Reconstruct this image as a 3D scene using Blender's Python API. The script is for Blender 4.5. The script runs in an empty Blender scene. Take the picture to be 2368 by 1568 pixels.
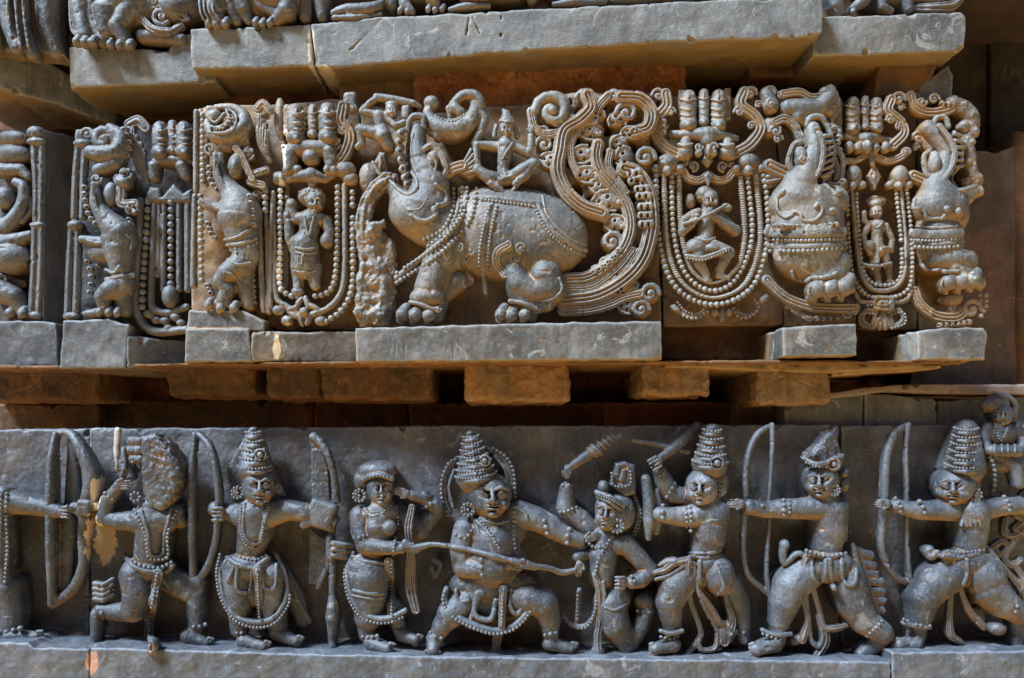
import bpy, math, random
import numpy as np
import openvdb as vdb
from mathutils import Vector
random.seed(7)
R = math.radians
# ---------------------------------------------------------------- camera, sky, sun
# millimetres in the reference plane: u to the right, v down (0..2367, 0..1568); h = distance of a point in front of that plane
CU, ZH, DIST, VH = 1183.5, 573.0, 2000.0, 1568.0
scene = bpy.context.scene
cam_d = bpy.data.cameras.new('camera'); cam = bpy.data.objects.new('camera', cam_d)
scene.collection.objects.link(cam); scene.camera = cam
cam.location = (CU/1000, -DIST/1000, ZH/1000); cam.rotation_euler = (R(90), 0, 0)
cam_d.sensor_width = 36; cam_d.lens = 36*DIST/2367.0
cam_d.shift_x = 0; cam_d.shift_y = (VH/2-ZH)/2367.0
cam_d.clip_start = 0.05; cam_d.clip_end = 500
world = bpy.data.worlds.new('World'); scene.world = world; world.use_nodes = True
wn = world.node_tree.nodes; wl = world.node_tree.links
sky = wn.new('ShaderNodeTexSky'); sky.sky_type = 'NISHITA'; sky.sun_disc = False
SUN_EL = 51      # veiled sun high on the left, grazing the wall
sky.sun_elevation = R(SUN_EL)
wn['Background'].inputs[1].default_value = 0.05
wl.new(sky.outputs[0], wn['Background'].inputs[0])
sd = bpy.data.lights.new('sun', 'SUN'); sd.energy = 4.4; sd.angle = R(14); sd.color = (.68, .83, 1.0)
sun = bpy.data.objects.new('sun', sd); scene.collection.objects.link(sun)
_sdir = Vector((-.86, -.52, 0)).normalized()*math.cos(R(SUN_EL)) + Vector((0, 0, math.sin(R(SUN_EL))))   # towards the sun
sun.rotation_euler = _sdir.to_track_quat('Z', 'Y').to_euler()
sky.sun_rotation = math.atan2(_sdir.x, _sdir.y)
scene.view_settings.view_transform = 'Standard'; scene.view_settings.look = 'None'
scene.view_settings.gamma = 1; scene.view_settings.exposure = 1.45

# ---------------------------------------------------------------- materials
def stone(name, dark, mid, light, stain, stain_amt=.5, rough=.5, dust_glow=.8, scale=1.0, bump=.35, patches=(), deep=None, low=0.0, under=.55):
    m = bpy.data.materials.new(name); m.use_nodes = True
    N = m.node_tree.nodes; L = m.node_tree.links; b = N['Principled BSDF']
    geo = N.new('ShaderNodeNewGeometry')
    def noise(sc, det=6, ro=.6, vec=None, dist=0):
        n = N.new('ShaderNodeTexNoise'); n.inputs['Scale'].default_value = sc*scale; n.inputs['Detail'].default_value = det
        n.inputs['Roughness'].default_value = ro; n.inputs['Distortion'].default_value = dist
        L.new(vec or geo.outputs['Position'], n.inputs['Vector']); return n.outputs['Fac']
    def ramp(src, stops):
        r = N.new('ShaderNodeValToRGB'); e = r.color_ramp.elements
        while len(e) < len(stops): e.new(.5)
        for i, (p, c) in enumerate(stops):
            e[i].position = p; e[i].color = (c if isinstance(c, tuple) else (c, c, c))[:3] + (1,)
        L.new(src, r.inputs[0]); return r.outputs[0]
    def mix(f, a, bb, mode='MIX'):
        x = N.new('ShaderNodeMix'); x.data_type = 'RGBA'; x.blend_type = mode
        if isinstance(f, float): x.inputs[0].default_value = f
        else: L.new(f, x.inputs[0])
        for i, s in ((6, a), (7, bb)):
            if isinstance(s, tuple): x.inputs[i].default_value = s[:3] + (1,)
            else: L.new(s, x.inputs[i])
        return x.outputs[2]
    def mul(a, bb, op='MULTIPLY'):
        x = N.new('ShaderNodeMath'); x.operation = op; x.use_clamp = True
        for i, s in ((0, a), (1, bb)):
            if isinstance(s, (int, float)): x.inputs[i].default_value = s
            else: L.new(s, x.inputs[i])
        return x.outputs[0]
    col = ramp(noise(9, 8, .62), [(.30, dark), (.5, mid), (.72, light)])
    col = mix(mul(ramp(noise(150, 5, .7), [(.52, 0.0), (.68, 1.0)]), .45), col, light)           # fine pale specks
    col = mix(mul(ramp(noise(60, 6, .7, dist=.5), [(.55, 0.0), (.66, 1.0)]), .40), col, dark)    # dark blotches
    mp = N.new('ShaderNodeVectorMath'); mp.operation = 'MULTIPLY'; L.new(geo.outputs['Position'], mp.inputs[0]); mp.inputs[1].default_value = (1, 1, .16)
    col = mix(mul(ramp(noise(34, 5, .65, vec=mp.outputs[0]), [(.50, 0.0), (.66, 1.0)]), .5), col, dark)          # old water streaks
    col = mix(mul(ramp(noise(21, 4, .6, vec=mp.outputs[0]), [(.58, 0.0), (.70, 1.0)]), .35), col, light)
    oi = N.new('ShaderNodeObjectInfo'); col = mix(mul(oi.outputs['Random'], .38), col, dark)
    col = mix(mul(ramp(noise(17, 7, .7, dist=1.2), [(.60, 0.0), (.64, 1.0)]), .5), col, tuple(min(.5, c*1.35+.02) for c in light))   # lichen
    # rusty dusting in drifting patches; in the cut hollows it also paints warm glow
    conc = ramp(geo.outputs['Pointiness'], [(.462, 1.0), (.498, 0.0)])
    pat = ramp(noise(11, 5, .6), [(.36, 0.15), (.62, 1.0)])
    col = mix(mul(mul(conc, pat), dust_glow), col, stain)
    col = mix(mul(ramp(noise(5.3, 6, .65, dist=.3), [(.52, 0.0), (.70, 1.0)]), stain_amt), col, stain)
    sep = N.new('ShaderNodeSeparateXYZ'); L.new(geo.outputs['Position'], sep.inputs[0])
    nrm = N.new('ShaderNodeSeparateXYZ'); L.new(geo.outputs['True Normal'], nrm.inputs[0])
    if deep:                                          # ochre earth caked on the deep-cut ground of the relief (height range in mm)
        dm = N.new('ShaderNodeMapRange'); dm.inputs['From Min'].default_value = -deep[1]/1000; dm.inputs['From Max'].default_value = -deep[0]/1000
        nn = N.new('ShaderNodeMath'); nn.operation = 'MULTIPLY_ADD'; L.new(noise(16, 5, .65), nn.inputs[0]); nn.inputs[1].default_value = .07; nn.inputs[2].default_value = -.035
        ad = N.new('ShaderNodeMath'); ad.operation = 'ADD'; L.new(sep.outputs['Y'], ad.inputs[0]); L.new(nn.outputs[0], ad.inputs[1]); L.new(ad.outputs[0], dm.inputs['Value'])
        f = mul(dm.outputs[0], deep[2])
        if low:
            zz = N.new('ShaderNodeMapRange'); zz.inputs['From Min'].default_value = low; zz.inputs['From Max'].default_value = low-.22; zz.inputs['To Min'].default_value = .3; L.new(sep.outputs['Z'], zz.inputs['Value']); f = mul(f, zz.outputs[0])
        f = mul(f, ramp(noise(7, 5, .6), [(.34, .25), (.58, 1.0)]))
        col = mix(f, col, mix(ramp(noise(24, 5, .7), [(.4, 0.0), (.62, 1.0)]), tuple(c*.5 for c in stain), stain))
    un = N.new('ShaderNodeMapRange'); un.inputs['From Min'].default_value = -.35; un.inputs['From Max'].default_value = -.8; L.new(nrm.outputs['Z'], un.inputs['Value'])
    col = mix(mul(mul(un.outputs[0], under), ramp(noise(13, 5, .6), [(.3, .45), (.6, 1.0)])), col, stain)     # undersides: unwashed earth plus painted warm bounce from the ground
    edge = ramp(geo.outputs['Pointiness'], [(.503, 0.0), (.535, 1.0)])
    col = mix(mul(edge, .45), col, light)                                                       # worn edges
    for (px, py, pz, rx, rz, pc) in patches:                                                    # single stains with a shape of their own
        v = N.new('ShaderNodeVectorMath'); v.operation = 'SUBTRACT'; L.new(geo.outputs['Position'], v.inputs[0]); v.inputs[1].default_value = (px, py, pz)
        v2 = N.new('ShaderNodeVectorMath'); v2.operation = 'MULTIPLY'; L.new(v.outputs[0], v2.inputs[0]); v2.inputs[1].default_value = (1/rx, 3, 1/rz)
        ln = N.new('ShaderNodeVectorMath'); ln.operation = 'LENGTH'; L.new(v2.outputs[0], ln.inputs[0])
        s = N.new('ShaderNodeMath'); s.operation = 'MULTIPLY_ADD'; L.new(noise(38, 4, .7), s.inputs[0]); s.inputs[1].default_value = 1.6; L.new(ln.outputs['Value'], s.inputs[2])
        col = mix(mul(_step(N, L, s.outputs[0], 1.75), .85), col, pc)
    L.new(col, b.inputs['Base Color'])
    rr = N.new('ShaderNodeMapRange'); rr.inputs['To Min'].default_value = rough-.13; rr.inputs['To Max'].default_value = rough+.2
    L.new(noise(30, 4, .6), rr.inputs['Value']); L.new(rr.outputs[0], b.inputs['Roughness'])
    b.inputs['Specular IOR Level'].default_value = .5
    pits = ramp(noise(190, 3, .6), [(.34, 0.0), (.43, 1.0)])
    hgt = mul(mul(mul(noise(320, 4, .75), .35), mul(noise(80, 7, .7), .55), 'ADD'), mul(pits, .10), 'ADD')
    bp = N.new('ShaderNodeBump'); bp.inputs['Strength'].default_value = bump*1.5; bp.inputs['Distance'].default_value = .004
    L.new(hgt, bp.inputs['Height']); L.new(bp.outputs[0], b.inputs['Normal'])
    return m
def _step(N, L, src, lim):
    r = N.new('ShaderNodeMapRange'); r.inputs['From Min'].default_value = lim; r.inputs['From Max'].default_value = lim-.12
    L.new(src, r.inputs['Value']); return r.outputs[0]

# ---------------------------------------------------------------- relief space
CR = {'D': (0, 0, 1.0, 1.0)}
for n_, (x0, y0, s) in dict(B1=(0, 1650, 1.475), B2=(800, 1650, 1.475), B3=(1600, 1650, 1.475), B4=(2400, 1650, 1.475), B5=(3096, 1550, 1.348),
                            M1=(0, 400, 1.425), M2=(700, 350, 1.425), M3=(1400, 300, 1.425), M4=(1900, 300, 1.425), M5=(2550, 300, 1.4257),
                            M6=(3000, 300, 1.426), M7=(3350, 300, 1.307), N=(0, 0, 1.0)).items():
    CR[n_] = (x0*.57788, y0*.57788, .57788/s, 0)
cur = dict(c='D', base=0.0)
def at(c, base=0.0): cur['c'] = c; cur['base'] = base
def U(): return CR[cur['c']][2]
def P(x, y, h):                                   # tracing coordinates + height over the base -> world millimetres
    x0, y0, s, _ = CR[cur['c']]
    u, v, hh = x0 + x*s, y0 + y*s, cur['base'] + h*s
    f = (DIST-hh)/DIST
    return np.array([CU+(u-CU)*f, -hh, ZH+(VH-v-ZH)*f])
def K(h): return U()*(DIST-cur['base']-h*U())/DIST
GX, GZ, GV = 2900, 2100, 1.5                      # map of how far the built surfaces reach forward
Hm = np.full((int(GX/GV), int(GZ/GV)), -600.0, np.float32)
def lookup(w):
    i = int((w[0]+250)/GV); j = int((w[2]+250)/GV)
    if 0 <= i < Hm.shape[0] and 0 <= j < Hm.shape[1]: return float(Hm[i, j])
    return -600.0
def snap(x, y, off=0.0, fb=60):                   # height (tracing units) of the built surface at x, y
    h = fb
    for _ in range(3):
        v = lookup(P(x, y, h))
        if v < cur['base']-40: return fb+off
        h = (v-cur['base'])/U()
    return h+off
def spline(pts, n=6, closed=False):
    a = np.array(pts, float)
    if len(a) < 3: return a
    p = np.vstack([2*a[0]-a[1], a, 2*a[-1]-a[-2]]) if not closed else np.vstack([a[-1], a, a[0], a[1]])
    out = []
    for i in range(1, len(p)-2):
        for t in np.arange(n)/n:
            out.append(.5*((2*p[i])+(-p[i-1]+p[i+1])*t+(2*p[i-1]-5*p[i]+4*p[i+1]-p[i+2])*t*t+(-p[i-1]+3*p[i]-3*p[i+1]+p[i+2])*t**3))
    out.append(p[-2]); return np.array(out)

_lat = np.random.RandomState(3).rand(32, 32, 32).astype(np.float32)
def vnoise(x, y, z):
    xi = np.floor(x).astype(np.int32); yi = np.floor(y).astype(np.int32); zi = np.floor(z).astype(np.int32)
    fx = x-xi; fy = y-yi; fz = z-zi
    fx = fx*fx*(3-2*fx); fy = fy*fy*(3-2*fy); fz = fz*fz*(3-2*fz)
    g = lambda a, b, c: _lat[(xi+a) & 31, (yi+b) & 31, (zi+c) & 31]
    x00 = g(0,0,0)*(1-fx)+g(1,0,0)*fx; x10 = g(0,1,0)*(1-fx)+g(1,1,0)*fx
    x01 = g(0,0,1)*(1-fx)+g(1,0,1)*fx; x11 = g(0,1,1)*(1-fx)+g(1,1,1)*fx
    return ((x00*(1-fy)+x10*fy)*(1-fz)+(x01*(1-fy)+x11*fy)*fz)-.5

FAT = [1.0]
class Sc:
    """a carved body: primitives merged smoothly on a voxel grid"""
    def __init__(s, vox=1.8, k=3.2, back=.34, noise=((9, 1.1), (3.6, .8))):
        s.vox, s.k, s.back, s.noise, s.ops = vox*.92, k*.8, back, noise, []; s.fat = FAT[0]
    def _add(s, fn, lo, hi, k, sign): s.ops.append((fn, np.array(lo, float), np.array(hi, float), s.k if k is None else k, sign))
    def c(s, pts, k=None, sign=1, fl=1.0, back=None, prof=None):
        """chain of tapering round segments: (x, y, h, r)"""
        back = s.back if back is None else back
        W = [(P(x, y, h), r*K(h)*s.fat) for x, y, h, r in pts]
        if len(W) == 1: W = W*2
        A = np.array([w[0] for w in W]); r = np.array([w[1] for w in W]); rm = r.max()
        lo = A.min(0)-rm; hi = A.max(0)+rm; hi[1] = A[:, 1].max()+rm*fl/back
        def fn(X, Y, Z, sub):
            out = np.full(np.broadcast_shapes(X.shape, Y.shape, Z.shape), 60.0, np.float32)
            if prof is not None: Q = np.full(out.shape, 9.0, np.float32); YC = np.zeros(out.shape, np.float32); RR = np.full(out.shape, float(rm), np.float32)
            for i in range(len(A)-1):
                a, b = A[i], A[i+1]; R_ = max(r[i], r[i+1])+s.vox*3+6
                l2 = np.minimum(a, b)-R_; h2 = np.maximum(a, b)+R_; h2[1] += R_*fl/back
                sl = sub(l2, h2)
                if sl is None: continue
                x, y, z = X[sl[0]], Y[:, sl[1]], Z[:, :, sl[2]]
                ba = b-a; L = float((ba*ba).sum())+1e-9; bxz = ba[0]**2+ba[2]**2
                if prof is not None:      # flat band with ridges along its length
                    t = np.clip(((x-a[0])*ba[0]+(z-a[2])*ba[2])/(bxz+1e-6), 0, 1); rr = r[i]+(r[i+1]-r[i])*t
                    q = np.sqrt((x-a[0]-t*ba[0])**2+(z-a[2]-t*ba[2])**2)/rr
                    q = np.broadcast_to(q, out[sl].shape); m_ = q < Q[sl]
                    Q[sl] = np.where(m_, q, Q[sl]); YC[sl] = np.where(m_, a[1]+t*ba[1], YC[sl]); RR[sl] = np.where(m_, rr, RR[sl]); continue
                else:
                    t = np.clip(((x-a[0])*ba[0]+(y-a[1])*ba[1]+(z-a[2])*ba[2])/L, 0, 1)
                    dy = y-a[1]-t*ba[1]; dy = np.where(dy > 0, dy*back, dy)/fl
                    d = np.sqrt((x-a[0]-t*ba[0])**2+dy**2+(z-a[2]-t*ba[2])**2)-(r[i]+(r[i+1]-r[i])*t)
                out[sl] = np.minimum(out[sl], d)
            if prof is not None:
                yy = np.where(Y < YC, YC-Y, (Y-YC)*back); qc = np.minimum(Q, 1.0)
                th = RR*fl*(1-prof[1]*(.5-.5*np.cos(qc*math.pi*prof[0])))*np.sqrt(np.clip(1.06-qc**4, .05, 1))
                out = np.where(Q < 8.9, np.maximum((Q-1)*RR, yy-th), out).astype(np.float32)
            return out
        s._add(fn, lo, hi, k, sign); return s
    def s(s, pts, n=6, **kw): return s.c([tuple(p) for p in spline(pts, n)], **kw)
    def on(s, pts, off=0, n=6, fb=60, **kw):
        """the same, but laid on what is built: (x, y, r)"""
        sp = spline(pts, n); hs = np.array([snap(p[0], p[1], off, fb) for p in sp])
        if len(hs) > 4:
            q = np.pad(hs, 2, mode='edge'); hs = np.maximum(hs*.5+.5*np.median(np.stack([q[i:i+len(hs)] for i in range(5)]), 0), 0)
            q = np.pad(hs, 1, mode='edge'); hs = (q[:-2]+q[1:-1]*2+q[2:])/4
        return s.c([(p[0], p[1], hh, p[2]) for p, hh in zip(sp, hs)], **kw)
    def e(s, x, y, h, rx, ry, rh, ang=0, k=None, sign=1, back=None):
        back = s.back if back is None else back
        C = P(x, y, h); f = K(h); q_ = s.fat if sign > 0 and rx > 35 else 1.0; a, b, g = rx*f*q_, ry*f*q_, rh*f*q_; m = max(a, b)
        ca, sa = math.cos(R(ang)), math.sin(R(ang))
        def fn(X, Y, Z, sub):
            dx, dz = X-C[0], Z-C[2]; dy = Y-C[1]; dy = np.where(dy > 0, dy*back, dy)
            p = (dx*ca-dz*sa)/a; q = (dx*sa+dz*ca)/b; w = dy/g
            n = np.sqrt(p*p+q*q+w*w)+1e-6; n2 = np.sqrt((p/a)**2+(q/b)**2+(w/g)**2)+1e-6
            return n*(n-1)/n2
        s._add(fn, (C[0]-m, C[1]-g, C[2]-m), (C[0]+m, C[1]+g/back, C[2]+m), k, sign); return s
    def b(s, x, y, h, rx, ry, rh, ang=0, rd=4, k=None, sign=1, taper=0.0):
        """rounded box"""
        C = P(x, y, h); f = K(h); a, b, g = rx*f, ry*f, rh*f; m = math.hypot(a, b)*(1+abs(taper)); rd = min(rd, a*.9, b*.9, g*.9)
        ca, sa = math.cos(R(ang)), math.sin(R(ang))
        def fn(X, Y, Z, sub):
            dx, dz = X-C[0], Z-C[2]; dy = Y-C[1]
            p = dx*ca-dz*sa; q = dx*sa+dz*ca; aa = a*(1-taper*q/b)
            ex, ey, ez = np.abs(p)-aa+rd, np.abs(dy)-g+rd, np.abs(q)-b+rd
            return np.sqrt(np.maximum(ex, 0)**2+np.maximum(ey, 0)**2+np.maximum(ez, 0)**2)+np.minimum(np.maximum(np.maximum(ex, ey), ez), 0)-rd
        s._add(fn, (C[0]-m, C[1]-g, C[2]-m), (C[0]+m, C[1]+g, C[2]+m), k, sign); return s
    def poly(s, pts, h0, h1, rd=3, k=None, sign=1, slope=None, wob=0, wsc=30):
        """outline (x, y) between heights h0 (back) and h1 (front); slope = (heights at the left and the right end) instead of h1"""
        hf = h1 if slope is None else max(slope)
        A = np.array([P(x, y, (hf if slope is None else slope[0]+(slope[1]-slope[0])*(x-min(p[0] for p in pts))/(max(p[0] for p in pts)-min(p[0] for p in pts)))) for x, y in pts])
        yb = P(0, 0, h0)[1]; yf = P(0, 0, hf)[1]; x0, x1 = A[:, 0].min(), A[:, 0].max()
        def fn(X, Y, Z, sub):
            shp = (X.shape[0], 1, Z.shape[2]); d = np.full(shp, 1e9, np.float32); ins = np.zeros(shp, bool); n = len(A)
            for i in range(n):
                ax, az = A[i][0], A[i][2]; bx, bz = A[(i+1) % n][0], A[(i+1) % n][2]
                ex, ez = bx-ax, bz-az; t = np.clip(((X-ax)*ex+(Z-az)*ez)/(ex*ex+ez*ez+1e-9), 0, 1)
                d = np.minimum(d, (X-ax-t*ex)**2+(Z-az-t*ez)**2)
                if abs(ez) > 1e-9: ins ^= ((az > Z) != (bz > Z)) & (X < ex*(Z-az)/ez+ax)
            d = np.sqrt(d)*np.where(ins, -1, 1)
            yy = yf if slope is None else (P(0, 0, slope[0])[1]+(P(0, 0, slope[1])[1]-P(0, 0, slope[0])[1])*np.clip((X-x0)/(x1-x0), 0, 1))
            dy = np.maximum(yy-Y, Y-yb)
            if wob:
                w = vnoise(X/wsc, Y/wsc, Z/wsc)*wob*2; d = d+w; dy = dy+vnoise(X/wsc+9, Y/wsc+5, Z/wsc)*wob
            a, b = d+rd, dy+rd
            return np.sqrt(np.maximum(a, 0)**2+np.maximum(b, 0)**2)+np.minimum(np.maximum(a, b), 0)-rd
        s._add(fn, (A[:, 0].min()-wob, yf-wob, A[:, 2].min()-wob), (A[:, 0].max()+wob, yb+wob, A[:, 2].max()+wob), k, sign); return s
    def bake(s, name, mat, parent=None, smooth=True):
        vx = s.vox; pos = [o for o in s.ops if o[4] > 0]
        lo = np.min([o[1] for o in pos], 0)-4*vx-3; hi = np.max([o[2] for o in pos], 0)+4*vx+3
        n = np.ceil((hi-lo)/vx).astype(int)+1
        F = np.full(n, 40.0, np.float32)
        X = (lo[0]+np.arange(n[0])*vx).astype(np.float32)[:, None, None]; Y = (lo[1]+np.arange(n[1])*vx).astype(np.float32)[None, :, None]; Z = (lo[2]+np.arange(n[2])*vx).astype(np.float32)[None, None, :]
        for fn, l, h, k, sg in s.ops:
            m = k+3.2*vx
            i0 = np.maximum(np.floor((l-m-lo)/vx).astype(int), 0); i1 = np.minimum(np.ceil((h+m-lo)/vx).astype(int)+1, n)
            if (i1 <= i0).any(): continue
            x, y, z = X[i0[0]:i1[0]], Y[:, i0[1]:i1[1]], Z[:, :, i0[2]:i1[2]]
            def sub(a, b, i0=i0, i1=i1):
                j0 = np.maximum(np.floor((a-lo)/vx).astype(int)-i0, 0); j1 = np.minimum(np.ceil((b-lo)/vx).astype(int)+1-i0, i1-i0)
                if (j1 <= j0).any(): return None
                return tuple(slice(p, q) for p, q in zip(j0, j1))
            d = fn(x, y, z, sub); V = F[i0[0]:i1[0], i0[1]:i1[1], i0[2]:i1[2]]
            if sg > 0:
                q = np.maximum(k-np.abs(V-d), 0)/k if k > 0 else 0
                V[...] = np.minimum(V, d)-q*q*k*.25
            else:
                q = np.maximum(k-np.abs(V+d), 0)/k if k > 0 else 0
                V[...] = np.maximum(V, -d)+q*q*k*.25
        if s.noise:
            I = np.nonzero(np.abs(F) < 5*vx); px = lo[0]+I[0]*vx; py = lo[1]+I[1]*vx; pz = lo[2]+I[2]*vx
            add = np.zeros(len(px), np.float32)
            for sc_, am in s.noise: add += vnoise(px/sc_+3.3, py/sc_, pz/sc_)*am
            if len(s.noise) == 2 and s.noise[0][0] < 12: add += np.maximum(vnoise(px/13+7.7, py/13, pz/13)-.26, 0)*12          # knocks and weathered dents
            F[I] += add
        band = 3*vx; F = np.clip(F, -band, band)
        F[0] = F[-1] = band; F[:, 0] = F[:, -1] = band; F[:, :, 0] = F[:, :, -1] = band
        # forward-reach map
        inside = F < 0; col = inside.any(1); first = np.argmax(inside, 1)
        gi = np.arange(max(0, int((lo[0]+250)/GV)), min(Hm.shape[0], int((lo[0]+n[0]*vx+250)/GV))); gj = np.arange(max(0, int((lo[2]+250)/GV)), min(Hm.shape[1], int((lo[2]+n[2]*vx+250)/GV)))
        if len(gi) and len(gj):
            a = np.clip(((gi*GV-250+GV/2-lo[0])/vx+.5).astype(int), 0, n[0]-1)[:, None]; b_ = np.clip(((gj*GV-250+GV/2-lo[2])/vx+.5).astype(int), 0, n[2]-1)[None]
            hv = np.where(col[a, b_], -(lo[1]+first[a, b_]*vx), -600)
            Hm[gi[0]:gi[-1]+1, gj[0]:gj[-1]+1] = np.maximum(Hm[gi[0]:gi[-1]+1, gj[0]:gj[-1]+1], hv)
        g = vdb.FloatGrid(float(band)); g.copyFromArray(np.ascontiguousarray(F))
        pts, quads = g.convertToQuads(0.0)
        pts = pts*vx+lo; s.origin = None
        return mesh(name, pts/1000, quads[:, ::-1] if FLIP else quads, mat, parent, smooth)
FLIP = False
def mesh(name, pts, faces, mat, parent=None, smooth=True):
    pts = np.asarray(pts, np.float32); faces = np.asarray(faces, np.int32); nf, k = faces.shape
    me = bpy.data.meshes.new(name); me.vertices.add(len(pts)); me.vertices.foreach_set('co', pts.ravel())
    me.loops.add(nf*k); me.loops.foreach_set('vertex_index', faces.ravel())
    me.polygons.add(nf); me.polygons.foreach_set('loop_start', np.arange(0, nf*k, k, dtype=np.int32))
    me.update(calc_edges=True); me.validate()
    if smooth: me.polygons.foreach_set('use_smooth', np.ones(nf, bool))
    me.materials.append(mat); o = bpy.data.objects.new(name, me); scene.collection.objects.link(o)
    if parent: o.parent = parent; o.matrix_parent_inverse = parent.matrix_world.inverted()
    return o
def root(name, label, cat, x, y, group=None, h=0):
    o = bpy.data.objects.new(name, None); scene.collection.objects.link(o); o.empty_display_size = .03
    o.location = Vector(P(x, y, h))/1000; bpy.context.view_layer.update(); return tag(o, label, cat, group)
def tag(o, label, cat, group=None):
    o['label'] = label; o['category'] = cat
    if group: o['group'] = group
    return o
# beads: small carved balls along a line
def _ico():
    t = (1+5**.5)/2; v = np.array([(-1,t,0),(1,t,0),(-1,-t,0),(1,-t,0),(0,-1,t),(0,1,t),(0,-1,-t),(0,1,-t),(t,0,-1),(t,0,1),(-t,0,-1),(-t,0,1)], float)
    v /= np.linalg.norm(v[0]); f = [(0,11,5),(0,5,1),(0,1,7),(0,7,10),(0,10,11),(1,5,9),(5,11,4),(11,10,2),(10,7,6),(7,1,8),(3,9,4),(3,4,2),(3,2,6),(3,6,8),(3,8,9),(4,9,5),(2,4,11),(6,2,10),(8,6,7),(9,8,1)]
    v = list(map(tuple, v)); out = []; mid = {}
    for a, b, c in f:
        def m(i, j):
            key = (min(i, j), max(i, j))
            if key not in mid:
                q = np.array(v[i])+np.array(v[j]); q /= np.linalg.norm(q); v.append(tuple(q)); mid[key] = len(v)-1
            return mid[key]
        ab, bc, ca = m(a, b), m(b, c), m(c, a); out += [(a, ab, ca), (b, bc, ab), (c, ca, bc), (ab, bc, ca)]
    return np.array(v), np.array(out)
IV, IF = _ico()
_rb = np.random.RandomState(11)
class Beads:
    def __init__(s): s.v = []; s.f = []; s.n = 0; s.cut = []
    def ball(s, x, y, h, r, sq=(1, 1, 1)):
        c = P(x, y, h); rr = r*K(h)*(1+(_rb.rand()-.5)*.22)
        s.v.append(IV*np.array([rr*sq[0]*(1+(_rb.rand()-.5)*.15), rr*1.05, rr*sq[1]*(1+(_rb.rand()-.5)*.15)])+c); s.f.append(IF+s.n); s.n += len(IV)
    def line(s, pts, r=8, gap=2.15, off=None, h=None, fb=60, closed=False, sq=(1, 1, 1)):
        """pts (x, y) laid on the surface, or (x, y, h)"""
        sp = spline(pts, 10, closed); seg = np.sqrt(((sp[1:, :2]-sp[:-1, :2])**2).sum(1)); L = np.concatenate([[0], np.cumsum(seg)])
        n = max(2, int(L[-1]/(r*gap))+1); ts = np.linspace(0, L[-1], n); xs = np.interp(ts, L, sp[:, 0]); ys = np.interp(ts, L, sp[:, 1])
        if sp.shape[1] > 2: hs = np.interp(ts, L, sp[:, 2])
        elif h is not None: hs = np.full(n, float(h))
        else:
            hs = np.array([snap(a, b, (r*.25 if off is None else off), fb) for a, b in zip(xs, ys)])
            if n > 4:
                q = np.pad(hs, 2, mode='edge'); hs = np.median(np.stack([q[i:i+n] for i in range(5)]), 0)
        if (sp.shape[1] > 2 or h is not None) and L[-1] < 175*(.39/U()) and n < 14:      # short rows round a limb hug what they cross
            hs = np.array([snap(a, b, r*.2, fb) for a, b in zip(xs, ys)]); ok = hs > np.median(hs)-r*7; xs, ys, hs = xs[ok], ys[ok], hs[ok]
        for a, b, c in zip(xs, ys, hs):
            if _rb.rand() > .006: s.ball(a, b, c, r, sq)
        s.cut.append(len(s.v)); return s
    def ring(s, x, y, rad, r, h, ry=None, a0=0, a1=360):
        ry = ry or rad; n = max(5, int(math.pi*(rad+ry)*abs(a1-a0)/360/(r*2.1)))
        for i in range(n):
            t = R(a0+(a1-a0)*i/n); s.ball(x+rad*math.cos(t), y+ry*math.sin(t), h, r)
        return s
    def bake(s, name, mat, parent):
        o = None; c = [0]+[k for k in s.cut]+([len(s.v)] if not s.cut or s.cut[-1] < len(s.v) else []); m = len(IV)
        for a, b in zip(c[:-1], c[1:]):        # every strand a mesh of its own
            if b > a: o = mesh(name, np.vstack(s.v[a:b])/1000, np.vstack(s.f[a:b])-a*m, mat, parent)
        return o
# ---------------------------------------------------------------- pieces that carved figures share
def hand(S, x, y, h, ang, L=60, curl=.5, side=1, w=None):
    """palm at x, y; fingers point along ang (degrees, picture plane, 0 = right, 90 = down)"""
    ca, sa = math.cos(R(ang)), math.sin(R(ang)); w = w or L*.42
    S.e(x, y, h, L*.42, w*.95, L*.3, -ang, k=2)
    for i, (o, l) in enumerate(((-.75, .85), (-.26, 1.0), (.24, .95), (.72, .76))):
        bx, by = x+ca*L*.25-sa*w*o, y+sa*L*.25+ca*w*o
        p = [(bx, by, h+L*.12, L*.125)]
        for t in (.45, .8, 1.0): p.append((bx+ca*L*.95*l*t, by+sa*L*.95*l*t, h+L*(.2-.5*curl*t*t), L*(.12-.03*t)))
        S.c(p, k=1.0, back=1)
    S.c([(x-ca*L*.1+sa*w*.8*side, y-sa*L*.1-ca*w*.8*side, h+L*.1, L*.13), (x+ca*L*.32+sa*w*1.3*side, y+sa*L*.32-ca*w*1.3*side, h+L*.25, L*.1)], k=1.5, back=1)
def fist(S, x, y, h, ang, L=50):
    """closed hand round a bar; knuckle rows run along ang"""
    ca, sa = math.cos(R(ang)), math.sin(R(ang))
    S.e(x-ca*L*.3, y-sa*L*.3, h-L*.1, L*.62, L*.66, L*.45, -ang, k=2)
    for o in (-.62, -.2, .22, .62):
        bx, by = x-sa*L*o, y+ca*L*o
        S.c([(bx-ca*L*.45, by-sa*L*.45, h+L*.25, L*.15), (bx+ca*L*.15, by+sa*L*.15, h+L*.42, L*.17), (bx+ca*L*.55, by+sa*L*.55, h+L*.2, L*.14), (bx+ca*L*.5, by+sa*L*.5, h-L*.1, L*.12)], k=.8, back=1)
    S.c([(x-ca*L*.2+sa*L*.6, y-sa*L*.2-ca*L*.6, h+L*.2, L*.18), (x+ca*L*.3+sa*L*.85, y+sa*L*.3-ca*L*.85, h+L*.35, L*.14)], k=1, back=1)
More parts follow.
